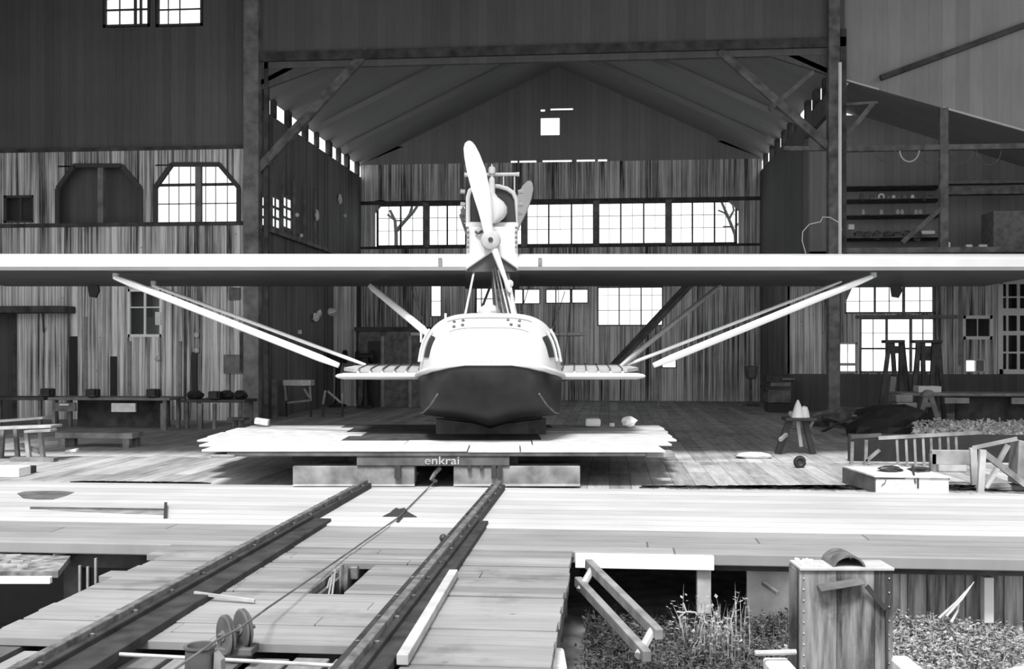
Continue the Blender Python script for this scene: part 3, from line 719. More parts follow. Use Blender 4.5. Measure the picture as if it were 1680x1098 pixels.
b2.build('rear_propeller_blade', M_alu, fb)
b3 = MB(); 
b3.loft([[t0 - (t1 - t0) * t - RT * .25 - sd * w + FW * .02, t0 - (t1 - t0) * t - RT * .25 + sd * w + FW * .02, t0 - (t1 - t0) * t - RT * .25 + sd * w - FW * .02, t0 - (t1 - t0) * t - RT * .25 - sd * w - FW * .02] for t, w in ((.75, .06), (1.1, .09), (1.2, .05), (1.22, .01))])
b3.build('rear_propeller_root', M_alu, fb)
# cabane struts between hull and nacelle
def st(px0, py0, D0, px1, py1, D1, r, mat=M_alu, name='cabane_strut', flatn=.5):
    a, b = lp(px0, py0, D0), lp(px1, py1, D1); d = (b - a).normalized(); sx = d.cross(FW).normalized(); n = 8
    rings = [[p + sx * math.cos(2 * math.pi * j / n) * r * k + FW * math.sin(2 * math.pi * j / n) * r * 1.8 * k for j in range(n)] for p, k in ((a, .7), (a + (b - a) * .08, 1), (a + (b - a) * .92, 1), (b, .7))]
    return MB().loft(rings).build(name, mat, fb)
st(762, 522, 15.0, 779, 440, 15.7, .017); st(785, 520, 15.6, 805, 468, 16.9, .02, M_timb2)
st(818, 522, 15.2, 806, 418, 15.7, .016, M_timb2); st(828, 524, 15.0, 808, 418, 15.65, .014, M_iron); st(836, 522, 15.1, 812, 424, 15.7, .013); st(843, 524, 14.95, 826, 452, 15.6, .018)
st(848, 522, 15.4, 832, 440, 15.9, .016); st(812, 522, 15.8, 807, 440, 16.5, .02, M_timb2); st(838, 478, 15.3, 845, 524, 15.0, .022, M_alu)
p = lp(836, 466, 15.25); MB().blob(p, .05, .05, .06, .2, 5).build('strut_clamp', M_alu, fb)
# wing struts and stays
st(556, 600, 15.3, 188, 455, 15.9, .052, M_strut, 'wing_strut'); st(600, 599, 16.4, 250, 468, 17.6, .03, M_strut, 'wing_strut')
st(1072, 600, 15.3, 1430, 454, 15.9, .052, M_strut, 'wing_strut'); st(1028, 599, 16.4, 1380, 462, 17.6, .028, M_strut, 'wing_strut')
st(702, 548, 15.3, 606, 468, 17.9, .055, M_strut, 'wing_strut'); st(1018, 601, 16.2, 1182, 468, 18.1, .04, flat('dull_aluminium', .46), 'wing_strut')
for a in ((190, 455, 15.9), (1433, 453, 15.9), (252, 467, 17.6)):
    p = lp(*a); MB().lathe(p - UP * .03, UP, [(0, .02), (.02, .05), (.09, .05), (.1, .01)], 8).build('strut_fitting', M_alu, fb)
for a in ((905, 545, 16, 927, 478, 18), (918, 600, 20, 916, 474, 18.3), (926, 600, 20, 938, 478, 18.3), (700, 545, 16, 674, 470, 17.9), (692, 536, 17, 682, 472, 18.3), (855, 512, 16, 868, 470, 18)):
    MB().tube([lp(a[0], a[1], a[2]), lp(a[3], a[4], a[5])], .007, 5).build('bracing_wire', M_post, fb)
# tail
MB().prism([L(-2.1, 25.2, 2.04), L(2.1, 25.2, 2.04), L(2.0, 26.6, 2.04), L(-2.0, 26.6, 2.04)], UP * .07).build('tailplane', flat('dull_aluminium', .46), fb)
MB().prism([L(-.04, 24.6, 1.9), L(-.04, 25.3, 2.85), L(-.04, 26.2, 3.0), L(-.04, 26.8, 2.0)], RT * .08).build('tail_fin', flat('dull_aluminium', .46), fb)

# ================================================================ LAUNCHING TROLLEY
tr_o = ad(760, 760, 15); tr_o.z = 0
tr = thing('launching_trolley', 'wide low timber launching trolley with pale deck under the flying boat', 'trolley', tr_o, rz=YAW)
zt = .475
def T(px, py, z=zt): return fl(px, py, z)
M_deck = flat('bleached_trolley_boards', .38, .85, noise=.16, scale=5)
def dv(p): return (p - E0).dot(FW)
Ds = [12.98, 13.75, 14.4, 15.15, 15.9, 16.6, 17.3]
def XD(px, D): return (px - W / 2) / FPX * D
ed = [(345, 1086), (338, 1098), (336, 1105), (352, 1098), (380, 1092), (405, 1086)]
m = MB(); hull_shade = MB()  # darker middle boards: shade under the hull put into their colour
for (a, b), (l, r) in zip(zip(Ds, Ds[1:]), ed):
    dm = (a + b) / 2; v = (EYE - zt) * FPX / dm
    xl, xr = XD(l, dm), XD(r, dm)
    cuts = [xl] + sorted(R.uniform(xl + 1, xr - 1) for _ in range(2)) + [xr]
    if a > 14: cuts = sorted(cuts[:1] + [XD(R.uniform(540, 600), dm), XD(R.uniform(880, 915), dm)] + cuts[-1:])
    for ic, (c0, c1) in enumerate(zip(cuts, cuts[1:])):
        tgt = hull_shade if (a > 14 and ic == 1) else m
        j = R.uniform(-.012, .006); k = 3
        for i in range(k):
            a2 = a + (b - a) * i / k + .006; b2 = a + (b - a) * (i + 1) / k
            q = [E0 + RT * c0 + FW * a2, E0 + RT * (c1 - .012) + FW * a2, E0 + RT * (c1 - .012) + FW * b2, E0 + RT * c0 + FW * b2]
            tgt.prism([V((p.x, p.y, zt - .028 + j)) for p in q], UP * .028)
m.build('deck_boards', M_deck, tr, bevel=.006); hull_shade.build('hull_shade_boards', flat('hull_shade_boards', .035, .8, noise=.6, scale=4), tr, bevel=.006)
def cb(px0, px1, z0, z1, D0, D1, name, mat, bev=.012):
    q = [E0 + RT * XD(px0, D0) + FW * D0, E0 + RT * XD(px1, D0) + FW * D0, E0 + RT * XD(px1, D0) + FW * D1, E0 + RT * XD(px0, D0) + FW * D1]
    return MB().prism([V((p.x, p.y, z0)) for p in q], UP * (z1 - z0)).build(name, mat, tr, bevel=bev)
zf = lambda py, D: EYE - (py - HOR) * D / FPX
cb(372, 1060, zf(749, 13.02), zt - .03, 13.0, 13.25, 'front_beam', M_timber)
cb(345, 385, zf(751, 13.0), zt - .06, 12.99, 13.4, 'beam_end', M_post); cb(1060, 1107, zf(750, 13.3), zt - .05, 13.2, 13.5, 'beam_end', M_post)
cb(585, 836, zf(765, 13.02), zf(748, 13.02), 13.02, 13.3, 'upper_bearer', M_timber)
b1 = cb(480, 680, zf(795, 13.05), zf(765, 13.05), 13.05, 13.35, 'lower_beam', M_timb2); b2_ = cb(744, 952, zf(797, 13.05), zf(765, 13.05), 13.05, 13.35, 'lower_beam', M_timb2)
for (a, b) in ((480, 680), (744, 952)): cb(a, b, zf(799, 13.04) + .012, zf(794.5, 13.04), 13.0, 13.06, 'beam_flange', M_pale, 0)
for px, w in ((810, 4), (790, 3), (770, 3), (652, 5), (820, 4)):
    cb(px - w, px + w, zf(785 if w > 3 else 772, 13), zf(764, 13), 12.98, 13.04, 'bolt_plate', M_black, 0)
for D in (15.0, 16.9): cb(480, 952, .12, .4, D, D + .25, 'cross_bearer', M_timber)
for px in (600, 830): cb(px - 20, px + 20, .1, .42, 13.4, 17.2, 'runner', M_timber)
for D in (13.6, 16.4):
    for xx in (-2.98, -1.28):
        c = V((xx, D, .115)); MB().lathe(c - V((.05, 0, 0)), V((1, 0, 0)), [(0, .02), (0, .11), (.02, .13), (.03, .1), (.1, .1), (.1, .02)], 18).build('trolley_wheel', M_iron, tr)
MB().tube([ad(715, 790, 13.15), ad(708, 786, 13.1), ad(714, 776, 13.1), ad(722, 768, 13.15)], .03, 7).build('tow_shackle', M_iron, tr)
# cradle chocks under the keel
for D in (15.4, 17.2):
    MB().prism([L(-.8, D, zt), L(.8, D, zt), L(.8, D, .7), L(0, D, .6), L(-.8, D, .7)], FW * .2).build('cradle_chock', M_timber, tr)
# chalked letters on the upper bearer
cu = bpy.data.curves.new('letters', 'FONT'); cu.body = 'enkrai'; cu.size = .19; cu.extrude = .001; cu.align_x = 'LEFT'
ob = bpy.data.objects.new('tmp', cu); COL.objects.link(ob); dg = bpy.context.evaluated_depsgraph_get(); me = bpy.data.meshes.new_from_object(ob.evaluated_get(dg)); bpy.data.objects.remove(ob)
o_ = ad(696, 762, 12.99); m = MB(); m.add([o_ + RT * v.co.x * .92 + UP * v.co.y * .75 - FW * v.co.z for v in me.vertices], [tuple(p.vertices) for p in me.polygons])
ch = m.build('chalk_letters', M_pale, tr, smooth=False)
# things lying on the trolley
r = MB().blob(ad(1031, 692, 16.7), .13, .12, .085, .16, 11); tag(r.build('stone', M_strut, smooth=False), 'rounded pale lump near the right end of the trolley deck', 'stone', 'pale lumps on the trolley')
r = MB().obox(ad(972, 693, 16.8), RT, FW, UP, .25, .2, .13); tag(r.build('sandbag', M_strut, bevel=.035), 'squarish pale bag on the trolley deck left of the round lump', 'bag', 'pale lumps on the trolley')
r = box(ad(1004, 698, 16.5) - V((.04, .03, .02)), ad(1004, 698, 16.5) + V((.04, .03, .04))); tag(r.build('wood_scrap', M_stone, bevel=.01), 'tiny pale scrap between the two lumps on the trolley deck', 'scrap')
r = MB().obox(ad(430, 692, 17.0), (RT + UP * -.15).normalized(), FW, (UP + RT * .15).normalized(), .22, .14, .1); tag(r.build('pale_block', M_stone, bevel=.012), 'small white block on the left back corner of the trolley', 'block')
# ================================================================ RAILS AND THE SLIPWAY
M_rail = flat('tarred_rail_timber', .022, .7, noise=.6, scale=6)
def railtrack(xa, xb, xw, label, gw_=.2):
    """iron-shod timber rail: stringer, iron rail, spikes"""
    t = thing('launching_rail', label, 'rail', (xa, 8, 0), 'launching rails')
    bar((xa, 3.7, .03), (xa, DY1 - .2, .03), .17, .10).build('stringer', M_rail, t, bevel=.008)
    bar((xa + .015, 3.7, .095), (xa + .015, DY1 - .2, .095), .055, .05).build('iron_rail', M_iron, t, bevel=.006)
    bar((xa + xw, 3.7, .015), (xa + xw * .8, 10.2, .015), gw_, .06).build('guard_timber', M_rail, t, bevel=.006)
    y = 4.1
    while y < DY1 - .3:
        for s in (-.05, .06): MB().lathe((xa + s, y, .08), UP, [(0, .012), (.015, .016), (.02, .002)], 6).build('spike', M_iron, t)
        y += .55
    return t
railtrack(-2.97, -3.0, .19, 'left dark launching rail running down the slipway boards')
railtrack(-1.335, -1.33, .14, 'right dark launching rail, nearer the grass', .11)
m = MB(); m.bar(fl(744, 941, .04), fl(660, 1083, .04), .065, .06)
tag(m.build('loose_plank', M_pale, bevel=.006), 'pale narrow plank lying along the right rail', 'plank')
m = MB(); m.bar(fl(319, 973, .05), fl(418, 986, .02), .02, .02)
tag(m.build('stick', M_pale), 'thin pale stick beside the left rail', 'stick')
a, b = fl(145, 1071, .02), fl(580, 1094, .02)
m = MB().tube([a, b], .011, 8)
tag(m.build('axle_rod', M_pale), 'long pale rod across the slipway behind the drum', 'rod')
# towing cable
p3 = fl(392, 1029, .27)
pts = [ad(716, 788, 13.1), fl(700, 803, .03), fl(655, 848, .03), fl(560, 915, .03), fl(440, 997, .12), fl(396, 1029, .26), fl(355, 1051, .22), fl(280, 1103, .2), fl(240, 1140, .2)]
tag(MB().tube(pts, .0065, 6).build('towing_cable', M_timber), 'thin towing cable slanting over the slipway from the trolley to the pulley', 'cable')
# twin pulley with cheeks
c = fl(385, 1068, 0.0)
pu = thing('pulley_block', 'dark upright twin pulley on the slipway planks', 'pulley', c)
dr = (RT + FW * .75).normalized()
for off in (-.05, .05):
    cc = c + dr * off + UP * (.115 if off > 0 else .095)
    sv = MB().lathe(cc - dr * .018, dr, [(0, .01), (0, .105), (.008, .115), (.018, .09), (.028, .115), (.036, .105), (.036, .01)], 22).build('sheave', M_timber, pu)
    MB().lathe(cc - dr * .024, dr, [(0, .001), (0, .03), (.048, .03), (.048, .001)], 12).build('sheave_hub', M_timb2, sv)
MB().box(c + V((-.11, -.07, -.01)), c + V((.12, .07, .03))).build('pulley_base', M_timber, pu, bevel=.006)
MB().tube([c + dr * -.1 + UP * .1, c + dr * .12 + UP * .12], .012, 8).build('pulley_pin', M_iron, pu)
# iron drum
c = ad(328, 1058, 5.39); c.z = -.07
dm = thing('iron_drum', 'dark open iron drum at the bottom edge of the slipway', 'drum', c)
MB().lathe(c, UP, [(0, .001), (0, .07), (.02, .072), (.13, .072), (.14, .075), (.25, .072), (.26, .082), (.27, .08), (.268, .064), (.04, .062), (.04, .001)], 26).build('drum_shell', M_timber, dm)
MB().prism([c + V((.075, -.03, 0)), c + V((.13, -.03, 0)), c + V((.12, -.03, .2)), c + V((.085, -.03, .24))], (0, .06, 0)).build('drum_bracket', M_timb2, dm)
# things in the hatch: sheave with rope
c = V((-1.975, (hA.y + hB.y) / 2 - .02, -.06))
hs = thing('hatch_sheave', 'rope sheave standing in the open hatch of the slipway', 'sheave', c)
MB().lathe(c + V((-.03, 0, .03)), V((1, .2, 0)), [(0, .01), (0, .11), (.012, .12), (.03, .09), (.048, .12), (.06, .11), (.06, .01)], 20).build('sheave_wheel', M_iron, hs)
for i in range(3): MB().tube([c + V((-.06 - .03 * i, -.14, -.1)), c + V((-.05 - .02 * i, -.06, .12 - .03 * i)), c + V((-.02 - .01 * i, .06, .10)), c + V((0, .12, -.05))], .008, 6).build('rope_strand', M_post, hs)
MB().box(c + V((.02, .1, .02)), c + V((.08, .16, .12))).build('sheave_bolt', M_iron, hs, bevel=.01)
struct(MB().box((-2.12, hA.y - .03, -.3), (-1.83, hB.y + .03, -.28)).build('hatch_floor', M_black))
# dark marks on the deck: a round bung hole, a leaf-shaped patch, a wet patch, a long hatch with its hinge
def disc(c, rx_, ry_, h=.004, n=20, jag=0, seed=0):
    rr = random.Random(seed); return MB().prism([c + V((rx_ * math.cos(2 * math.pi * j / n) * (1 + rr.uniform(-jag, jag)), ry_ * math.sin(2 * math.pi * j / n) * (1 + rr.uniform(-jag, jag)), 0)) for j in range(n)], (0, 0, h))
tag(MB().blob(fl(727, 889, .0) + UP * .034, .034, .034, .034, 0, 1, 16, 10).build('float_ball', M_black), 'small round black ball on the slipway boards near the right rail', 'ball')
P_ = [(628, 848), (640, 842), (644, 838), (650, 834), (655, 836), (664, 834), (668, 840), (684, 849), (662, 849), (654, 858), (650, 857), (654, 848)]
tag(MB().prism([fl(a, b, .017) for a, b in P_][::-1], (0, 0, .006)).build('sheet_scrap', M_black), 'dark ragged scrap lying flat on the bright dock between the rails', 'scrap')
P_ = [(28, 810), (40, 807), (70, 806), (100, 806), (122, 808), (108, 814), (86, 820), (60, 820), (38, 818)]
tag(MB().prism([fl(a, b, .016) for a, b in P_][::-1], (0, 0, .003)).build('tar_patch', M_timber), 'dark oval tar patch on the dock at far left', 'patch')
hc = thing('hatch_cover', 'long narrow recessed hatch with an iron end on the left dock', 'hatch', fl(160, 840, .015))
q = [fl(58, 834, .016), fl(268, 838, .016), fl(268, 845, .016), fl(200, 843, .016), (fl(90, 838, .016))]
MB().prism(q[::-1], (0, 0, .004)).build('hatch_slot', M_timb2, hc)
MB().bar(fl(50, 834, .025), fl(272, 837, .025), .018, .03).build('hatch_lip', M_timber, hc)
MB().bar(fl(272, 828, .03), fl(271, 849, .03), .03, .05).build('hatch_hinge', M_black, hc)
# ledger board, post and revetment post under the dock on the right
ln = thing('dock_ledger', 'white painted ledger board with post under the dock edge beside the slipway', 'beam', (.3, DY0 - .06, -.7))
a, b = at(944, 908, DY0 - .05), at(1171, 935, DY0 - .05)
MB().box((a.x, DY0 - .09, b.z), (b.x, DY0 - .02, a.z - .0)).build('ledger_board', M_white, ln, bevel=.006)
a, b = at(1143, 930, DY0 + .02), at(1166, 1006, DY0 + .02)
MB().box((a.x, DY0 - .02, b.z), (b.x, DY0 + .1, a.z)).build('ledger_post', M_pale, ln, bevel=.008)
a, b = at(1615, 948, 9.3), at(1631, 1004, 9.3)
tag(MB().box((a.x, 9.3, b.z - .1), (b.x, 9.4, a.z)).build('marker_post', M_white, bevel=.006), 'short white post against the dark board wall under the right dock', 'post')
# old wooden frame (two rails, two rungs) leaning against the ledger
lf = thing('wooden_frame', 'old wooden frame of two long rails leaning in the weeds beside the slipway', 'frame', (.4, 7.5, -.7))
A0, A1 = ad(965, 925, 8.65), ad(1082, 1042, 7.2); B0, B1 = ad(948, 954, 8.55), ad(1062, 1078, 7.0)
bar(A0, A1, .06, .08).build('rail', M_timb2, lf, bevel=.008); bar(B0, B1, .06, .08).build('rail', M_timb2, lf, bevel=.008)
for t in (.08, .93):
    p, q = A0 + (A1 - A0) * t, B0 + (B1 - B0) * t; d = q - p
    tube([p - d * .15, q + d * .25], .03, 8).build('rung', M_pale, lf)
# the riveted box pillar with its hood
c = ad(1388, 1090, 6.9); c.z = -.95
bx = thing('box_pillar', 'tall weathered nailed wooden box with curved iron hood standing in the grass', 'box', c)
a = ad(1311, 936, 6.75); b = ad(1466, 936, 6.75); zt_ = a.z
Q = [a, b, b + FW * .26, a + FW * .26]
MB().prism([V((p.x, p.y, -.95)) for p in Q], UP * (zt_ + .95)).build('box_body', planks('box_boards', .03, .24, 'X', 'Z', .24, .03, .4, 2.0, stain=.7, bump=.3), bx, bevel=.012)
MB().prism([V((p.x, p.y, zt_)) - FW * .02 for p in Q], UP * .02).build('box_lid', M_pale, bx, bevel=.005)
for i in range(10):
    MB().lathe(a + RT * .028 - FW * .004 - UP * (.05 + i * .07), -FW, [(0, .006), (.004, .006), (.006, .002)], 7).build('nail_head', M_pale, bx)
    MB().lathe(b - RT * .03 - FW * .004 - UP * (.05 + i * .09), -FW, [(0, .005), (.004, .005), (.006, .002)], 7).build('nail_head', M_pale, bx)
hc_ = (a + b) / 2 + RT * .02 + FW * .1 + UP * .008
rings = []
for dD in (-.10, .16):
    rr = [hc_ + RT * (.105 * math.cos(t)) + UP * (.085 * math.sin(t)) + FW * dD for t in [math.pi * j / 12 for j in range(13)]] + [hc_ + RT * (.093 * math.cos(t)) + UP * (.073 * math.sin(t)) + FW * dD for t in [math.pi * j / 12 for j in range(12, -1, -1)]]
    rings.append(rr)
MB().loft(rings).build('hood', M_iron, bx)
MB().prism([hc_ + RT * x + UP * z + FW * .12 for x, z in ((-.09, 0), (.09, 0), (.06, .05), (-.06, .05))], FW * .02).build('hood_back', M_black, bx)
p0 = ad(1347, 972, 6.66); p1 = ad(1420, 960, 6.66)
MB().prism([p0, p1, p1 + FW * .1 + UP * .02, p0 + FW * .1 + UP * .02], UP * .01).build('spout_shelf', M_timber, bx, bevel=.004)
MB().bar(ad(1422, 962, 6.7), ad(1453, 1000, 6.72), .012, .03).build('side_strap', M_black, bx)
MB().bar(ad(1454, 998, 6.735), ad(1455, 1110, 6.735), .012, .02).build('side_strap', M_black, bx)
# pebbles on its lid
for i in range(26):
    p = V(a) + RT * R.uniform(.03, .14) + FW * R.uniform(.03, .24) + UP * .025
    tag(MB().blob(p, .014, .014, .01, .25, 100 + i, 6, 4).build('pebble', M_stone), 'small pale pebble heaped on the lid of the tall box', 'pebble', 'pebbles on the box lid')
# pale slabs lying at the foot
for (px, py, w, h, lab) in ((1284, 1104, .16, .08, 'pale slab lying left of the tall box'), (1492, 1106, .12, .12, 'pale slab lying right of the tall box'), (912, 1090, .12, .10, 'pale stone wedge under the right edge of the slipway')):
    p = ad(px, py, 6.6); tag(MB().obox(p, RT, FW, UP, w, .4, h).build('slab', M_stone, bevel=.02), lab, 'slab')
tag(tube([ad(1238, 1072, 6.7), ad(1306, 1070, 6.7)], .018, 8).build('bent_pipe', M_pale), 'short pale pipe above the slab left of the tall box', 'pipe')
tag(bar(ad(1252, 957, 8.9), ad(1276, 974, 8.6), .03, .03).build('broken_batten', M_timber), 'short dark batten leaning on the mottled wall under the dock', 'batten')
# vegetation
def weeds(name, label, area, n, hmin, hmax, mat, seed, leafy=.5):
    rr = random.Random(seed); m = MB()
    for _ in range(n):
        x, y = area(rr); h = rr.uniform(hmin, hmax); z = gz(x, y); a = rr.uniform(0, 6.28); lean = rr.uniform(.05, .5) * h
        d = V((math.cos(a), math.sin(a), 0)); s = V((-d.y, d.x, 0)); w = rr.uniform(.003, .008)
        p0, p1, p2 = V((x, y, z - .02)), V((x, y, z)) + d * lean * .35 + UP * h * .6, V((x, y, z)) + d * lean + UP * h
        m.add([p0 - s * w, p0 + s * w, p1 + s * w * .8, p1 - s * w * .8, p2], [(0, 1, 2, 3), (3, 2, 4)])
        if rr.random() < leafy:
            for k in range(rr.randint(2, 6)):
                t = rr.uniform(.3, 1); q = p0 + (p2 - p0) * t; b_ = rr.uniform(0, 6.28); e = V((math.cos(b_), math.sin(b_), rr.uniform(-.2, .6))).normalized(); f = e.cross(UP).normalized(); l = rr.uniform(.02, .055)
                m.add([q, q + e * l * .5 + f * l * .3, q + e * l, q + e * l * .5 - f * l * .3], [(0, 1, 2, 3)])
    o = m.build(name, mat, smooth=False); tag(o, label, 'plants', kind='stuff'); return o
def A(x0, x1, y0, y1):
    def f(r):
        while True:
            x, y = r.uniform(x0, x1), r.uniform(y0, y1)
            if not (1.05 < x < 1.98 and 6.5 < y < 7.4) and not (x > 2.5 and y < 8.5 + min(0, (x - 3.3) * .9)): return x, y
    return f
weeds('weeds', 'dense dark weeds below the dock between slipway and tall box', A(-.2, 1.85, 5.2, 9.4), 7000, .05, .2, flat('weed_green', .06, .8, noise=.8, scale=20), 1, 1.0)
weeds('grass', 'grey dry grass below the dock right of the tall box', A(1.98, 6.2, 5.4, 9.2), 12000, .04, .2, flat('dry_grass', .2, .8, noise=.85, scale=16), 2, .9)
weeds('flowering_weeds', 'taller flowering weeds under the white ledger board', A(.55, 1.05, 7.9, 8.7), 110, .25, .55, flat('pale_weed', .2, .8, noise=.7, scale=20), 3, 1.0)
weeds('pale_weeds', 'pale leafy weeds in front of the mottled wall under the dock', A(1.2, 1.85, 6.9, 8.2), 260, .08, .26, flat('pale_weed', .34), 4, 1.0)
gr = thing('dry_branch', 'pale forked dry branch on the ground near the ledger post', 'branch', ad(1115, 1020, 8.1))
for P_ in ([(1117, 1030), (1115, 1012), (1125, 1004), (1140, 1005), (1152, 1018)], [(1126, 1005), (1121, 990)], [(1124, 1006), (1110, 1004)]):
    MB().tube([ad(x, y, 8.1) for x, y in P_], .008, 6).build('twig', M_pale, gr)
for k, (x0, y0, x1, y1) in enumerate(((1540, 1015, 1592, 962), (1552, 1012, 1598, 955), (1560, 1022, 1575, 985))):
    tag(tube([ad(x0, y0, 8.3), ad((x0 + x1) / 2 + 3, (y0 + y1) / 2, 8.4), ad(x1, y1, 8.5)], [.012, .009, .004], 6).build('dry_stalk', M_pale), '%s pale dry stalk leaning in the grass right of the tall box' % ('long thin', 'longest and topmost', 'shortest')[k], 'stalk', 'dry stalks in the grass')
# left pit: thatch-like low roof, white beam, posts
pr_ = thing('low_shed', 'low shed with rubble-covered roof and white beam in the pit left of the slipway', 'shed', ad(60, 960, 9.3))
q = [ad(-60, 938, 8.6), ad(95, 938, 8.6), ad(128, 897, 9.9), ad(-60, 893, 9.9)]
MB().prism(q, UP * -.05).build('shed_roof', flat('mossy_roof', .13, .95, noise=.8, scale=9), pr_)
bar(ad(-60, 952, 8.5), ad(84, 952, 8.5), .05, .055).build('shed_beam', M_white, pr_, bevel=.006)
for k, (x, y) in enumerate(((8, 905), (22, 915), (40, 902), (28, 925), (105, 905), (112, 900), (98, 912), (5, 930), (18, 931), (37, 932), (60, 924), (120, 899))):
    D = 8.6 + (938 - y) / 41 * 1.3; p = ad(x, y, D); rr = random.Random(k)
    tag(MB().obox(p + UP * .015, (RT + FW * rr.uniform(.2, 1.2)).normalized(), (FW - RT * .5).normalized(), UP, rr.uniform(.05, .13), .035, .02).build('roof_slat', M_pale), 'pale splinter of wood strewn on the low shed roof', 'slat', 'splinters on the low shed roof')
for k, (x, y0, y1) in enumerate(((131, 928, 965), (144, 930, 966), (157, 916, 928))):
    tag(MB().bar(ad(x, y0, 9.0), ad(x, y1 + 30, 9.0), .018, .018).build('thin_stake', M_post), 'thin stake in the dark pit left of the slipway, %s' % ('nearest the low shed', 'middle one', 'short one set higher at right')[k], 'stake', 'stakes in the pit')
# ================================================================ THINGS ON THE HALL FLOOR
def legs4(t, x0, x1, y0, y1, z, w=.07, mat=None, splay=0, name='leg'):
    for x, sx in ((x0, -1), (x1, 1)):
        for y, sy in ((y0, -1), (y1, 1)):
            bar(V((x, y, z)), V((x + sx * splay, y + sy * splay, 0)), w, w).build(name, mat or M_post, t)
def table(name, label, cat, px0, px1, ytop, Yf, depth, ztop=None, th=.06, mat=None, legmat=None, lw=.07, group=None, apron=0):
    """bench with its front edge on plane Yf between two photo columns"""
    a = at(px0, ytop, Yf); b = at(px1, ytop, Yf); z = ztop or a.z
    t = thing(name, label, cat, ((a.x + b.x) / 2, Yf, 0), group)
    MB().box((a.x, Yf, z - th), (b.x, Yf + depth, z)).build('top', mat or M_post, t, bevel=.008)
    legs4(t, a.x + .12, b.x - .12, Yf + .06, Yf + depth - .06, z - th, lw, legmat)
    if apron: MB().box((a.x + .1, Yf + .03, z - th - apron), (b.x - .1, Yf + .06, z - th)).build('apron', legmat or M_timber, t)
    return t, a.x, b.x, z
# left workbenches along the wall
wb, xa, xb, zb1 = table('workbench', 'long dark workbench with pale front edge and paper against the left wall', 'workbench', 78, 278, 652, 21.6, .8, mat=M_post, legmat=M_post, apron=.0)
for px in (268,): bar(at(px, 662, 21.7), V((at(px, 662, 21.7).x, 21.7, 0)), .09).build('leg', M_post, wb)
MB().box((xa + .3, 22.3, 0.02), (xb - .3, 22.35, zb1 - .07)).build('back_panel', M_timber, wb)
for (p0, p1, y0, y1, mt) in ((86, 124, 661, 675, M_timb2), (183, 222, 662, 676, M_paper)):
    a, b = at(p0, y1, 21.55), at(p1, y0, 21.55); MB().box((a.x, 21.54, a.z), (b.x, 21.6, b.z)).build('drawer_front', mt, wb)
p = at(105, 664, 21.52); MB().box(p - V((.1, 0, .02)), p + V((.1, .01, .02))).build('drawer_label', M_paper, wb)
wb2, xa, xb, z2 = table('workbench', 'darker workbench right of the pale-edged one, near the left post', 'workbench', 296, 402, 656, 22.1, .8, mat=M_timber, legmat=M_timb2)
for px in (329, 352): bar(at(px, 662, 22.05), V((at(px, 662, 22.05).x, 22.05, 0)), .09 if px < 340 else .07).build('leg', M_post, wb2)
wb3, xa, xb, z3 = table('workbench', 'dark workbench at the far left edge under the doorway', 'workbench', -40, 72, 652, 21.8, .8, mat=M_timber, legmat=M_timb2)
for k, (px, py, D, lab) in enumerate(((152, 655, 21.5, 'black vice on the left workbench, between the two paper labels'), (251, 654, 21.6, 'black vice on the left workbench, at its right end'), (352, 652, 22.1, 'black vice on the darker workbench'), (78, 655, 21.7, 'black vice at the left end of the pale-edged workbench'))):
    c = at(px, py, D); c.z = (zb1 if k != 2 else z2) + .095; v = thing('bench_vice', lab, 'vice', (c.x, D, c.z - .09), 'vices on the left benches')
    MB().obox(c + V((0, .05, .0)), V((1, 0, 0)), V((0, 1, 0)), UP, .24, .16, .18).build('vice_body', M_black, v, bevel=.03)
    MB().obox(c + V((0, -.1, .02)), V((1, 0, 0)), V((0, 1, 0)), UP, .2, .06, .14).build('vice_jaw', M_black, v, bevel=.02)
    MB().tube([c + V((-.12, -.14, -.05)), c + V((.12, -.14, -.05))], .012, 6).build('vice_handle', M_iron, v)
for k, (px, py, w) in enumerate(((318, 648, .18), (370, 650, .16), (392, 646, .15))):
    c = at(px, py, 22.3); tag(MB().blob(V((c.x, 22.4, z2 + .09)), w, .15, .11, .2, 40 + k).build('tool_heap', M_black, smooth=False), 'dark heap of tools on the bench near the left post, %s' % ('left of the vice', 'right of the vice', 'rightmost')[k], 'tools')
st_, *_ = table('low_stool', 'small dark stool before the left post with a thin stick across it', 'stool', 372, 401, 686, 20.6, .3, mat=M_timb2, legmat=M_timb2, th=.05, lw=.04)
# low bench and trestles at far left
lb, *_ = table('low_bench', 'rough low bench with bark-like top left of the trolley', 'bench', 90, 217, 710, 17.6, .45, mat=M_post, legmat=M_timb2, th=.1, lw=.12)
p = fl(118, 740, .1); tag(MB().obox(p, (RT + UP * .15).normalized(), FW, UP, .18, .12, .05).build('white_brick', M_stone, bevel=.01), 'small white brick beneath the rough low bench', 'brick')
tb = thing('trestle_table', 'pale trestle table with boards piled on top at far left', 'table', at(30, 760, 16.0) * 1.0)
tb.location.z = 0; MW[tb.name] = Matrix.Translation(tb.location)
for (x0, y0, x1, y1, D, w) in ((-40, 694, 78, 685, 16.6, .3), (-40, 704, 93, 699, 15.6, .34), (45, 708, 88, 706, 15.4, .2)):
    a, b = at(x0, y0, D), at(x1, y1, D); bar(a, b, w, .04).build('board', M_pale if w > .25 else M_post, tb, bevel=.006)
for (x0, x1, Y) in ((43, 48, 15.6), (66, 71, 15.6), (26, 29, 15.9), (5, 2, 15.9)):
    a = at(x0, 704, Y); b = at(x1, 760, Y); b.z = .0; bar(a, b, .06, .06).build('leg', M_timb2 if x0 < 40 else M_post, tb)
a, b = at(34, 730, 15.7), at(66, 742, 15.65); bar(a, b, .04, .06).build('brace', M_timb2, tb)
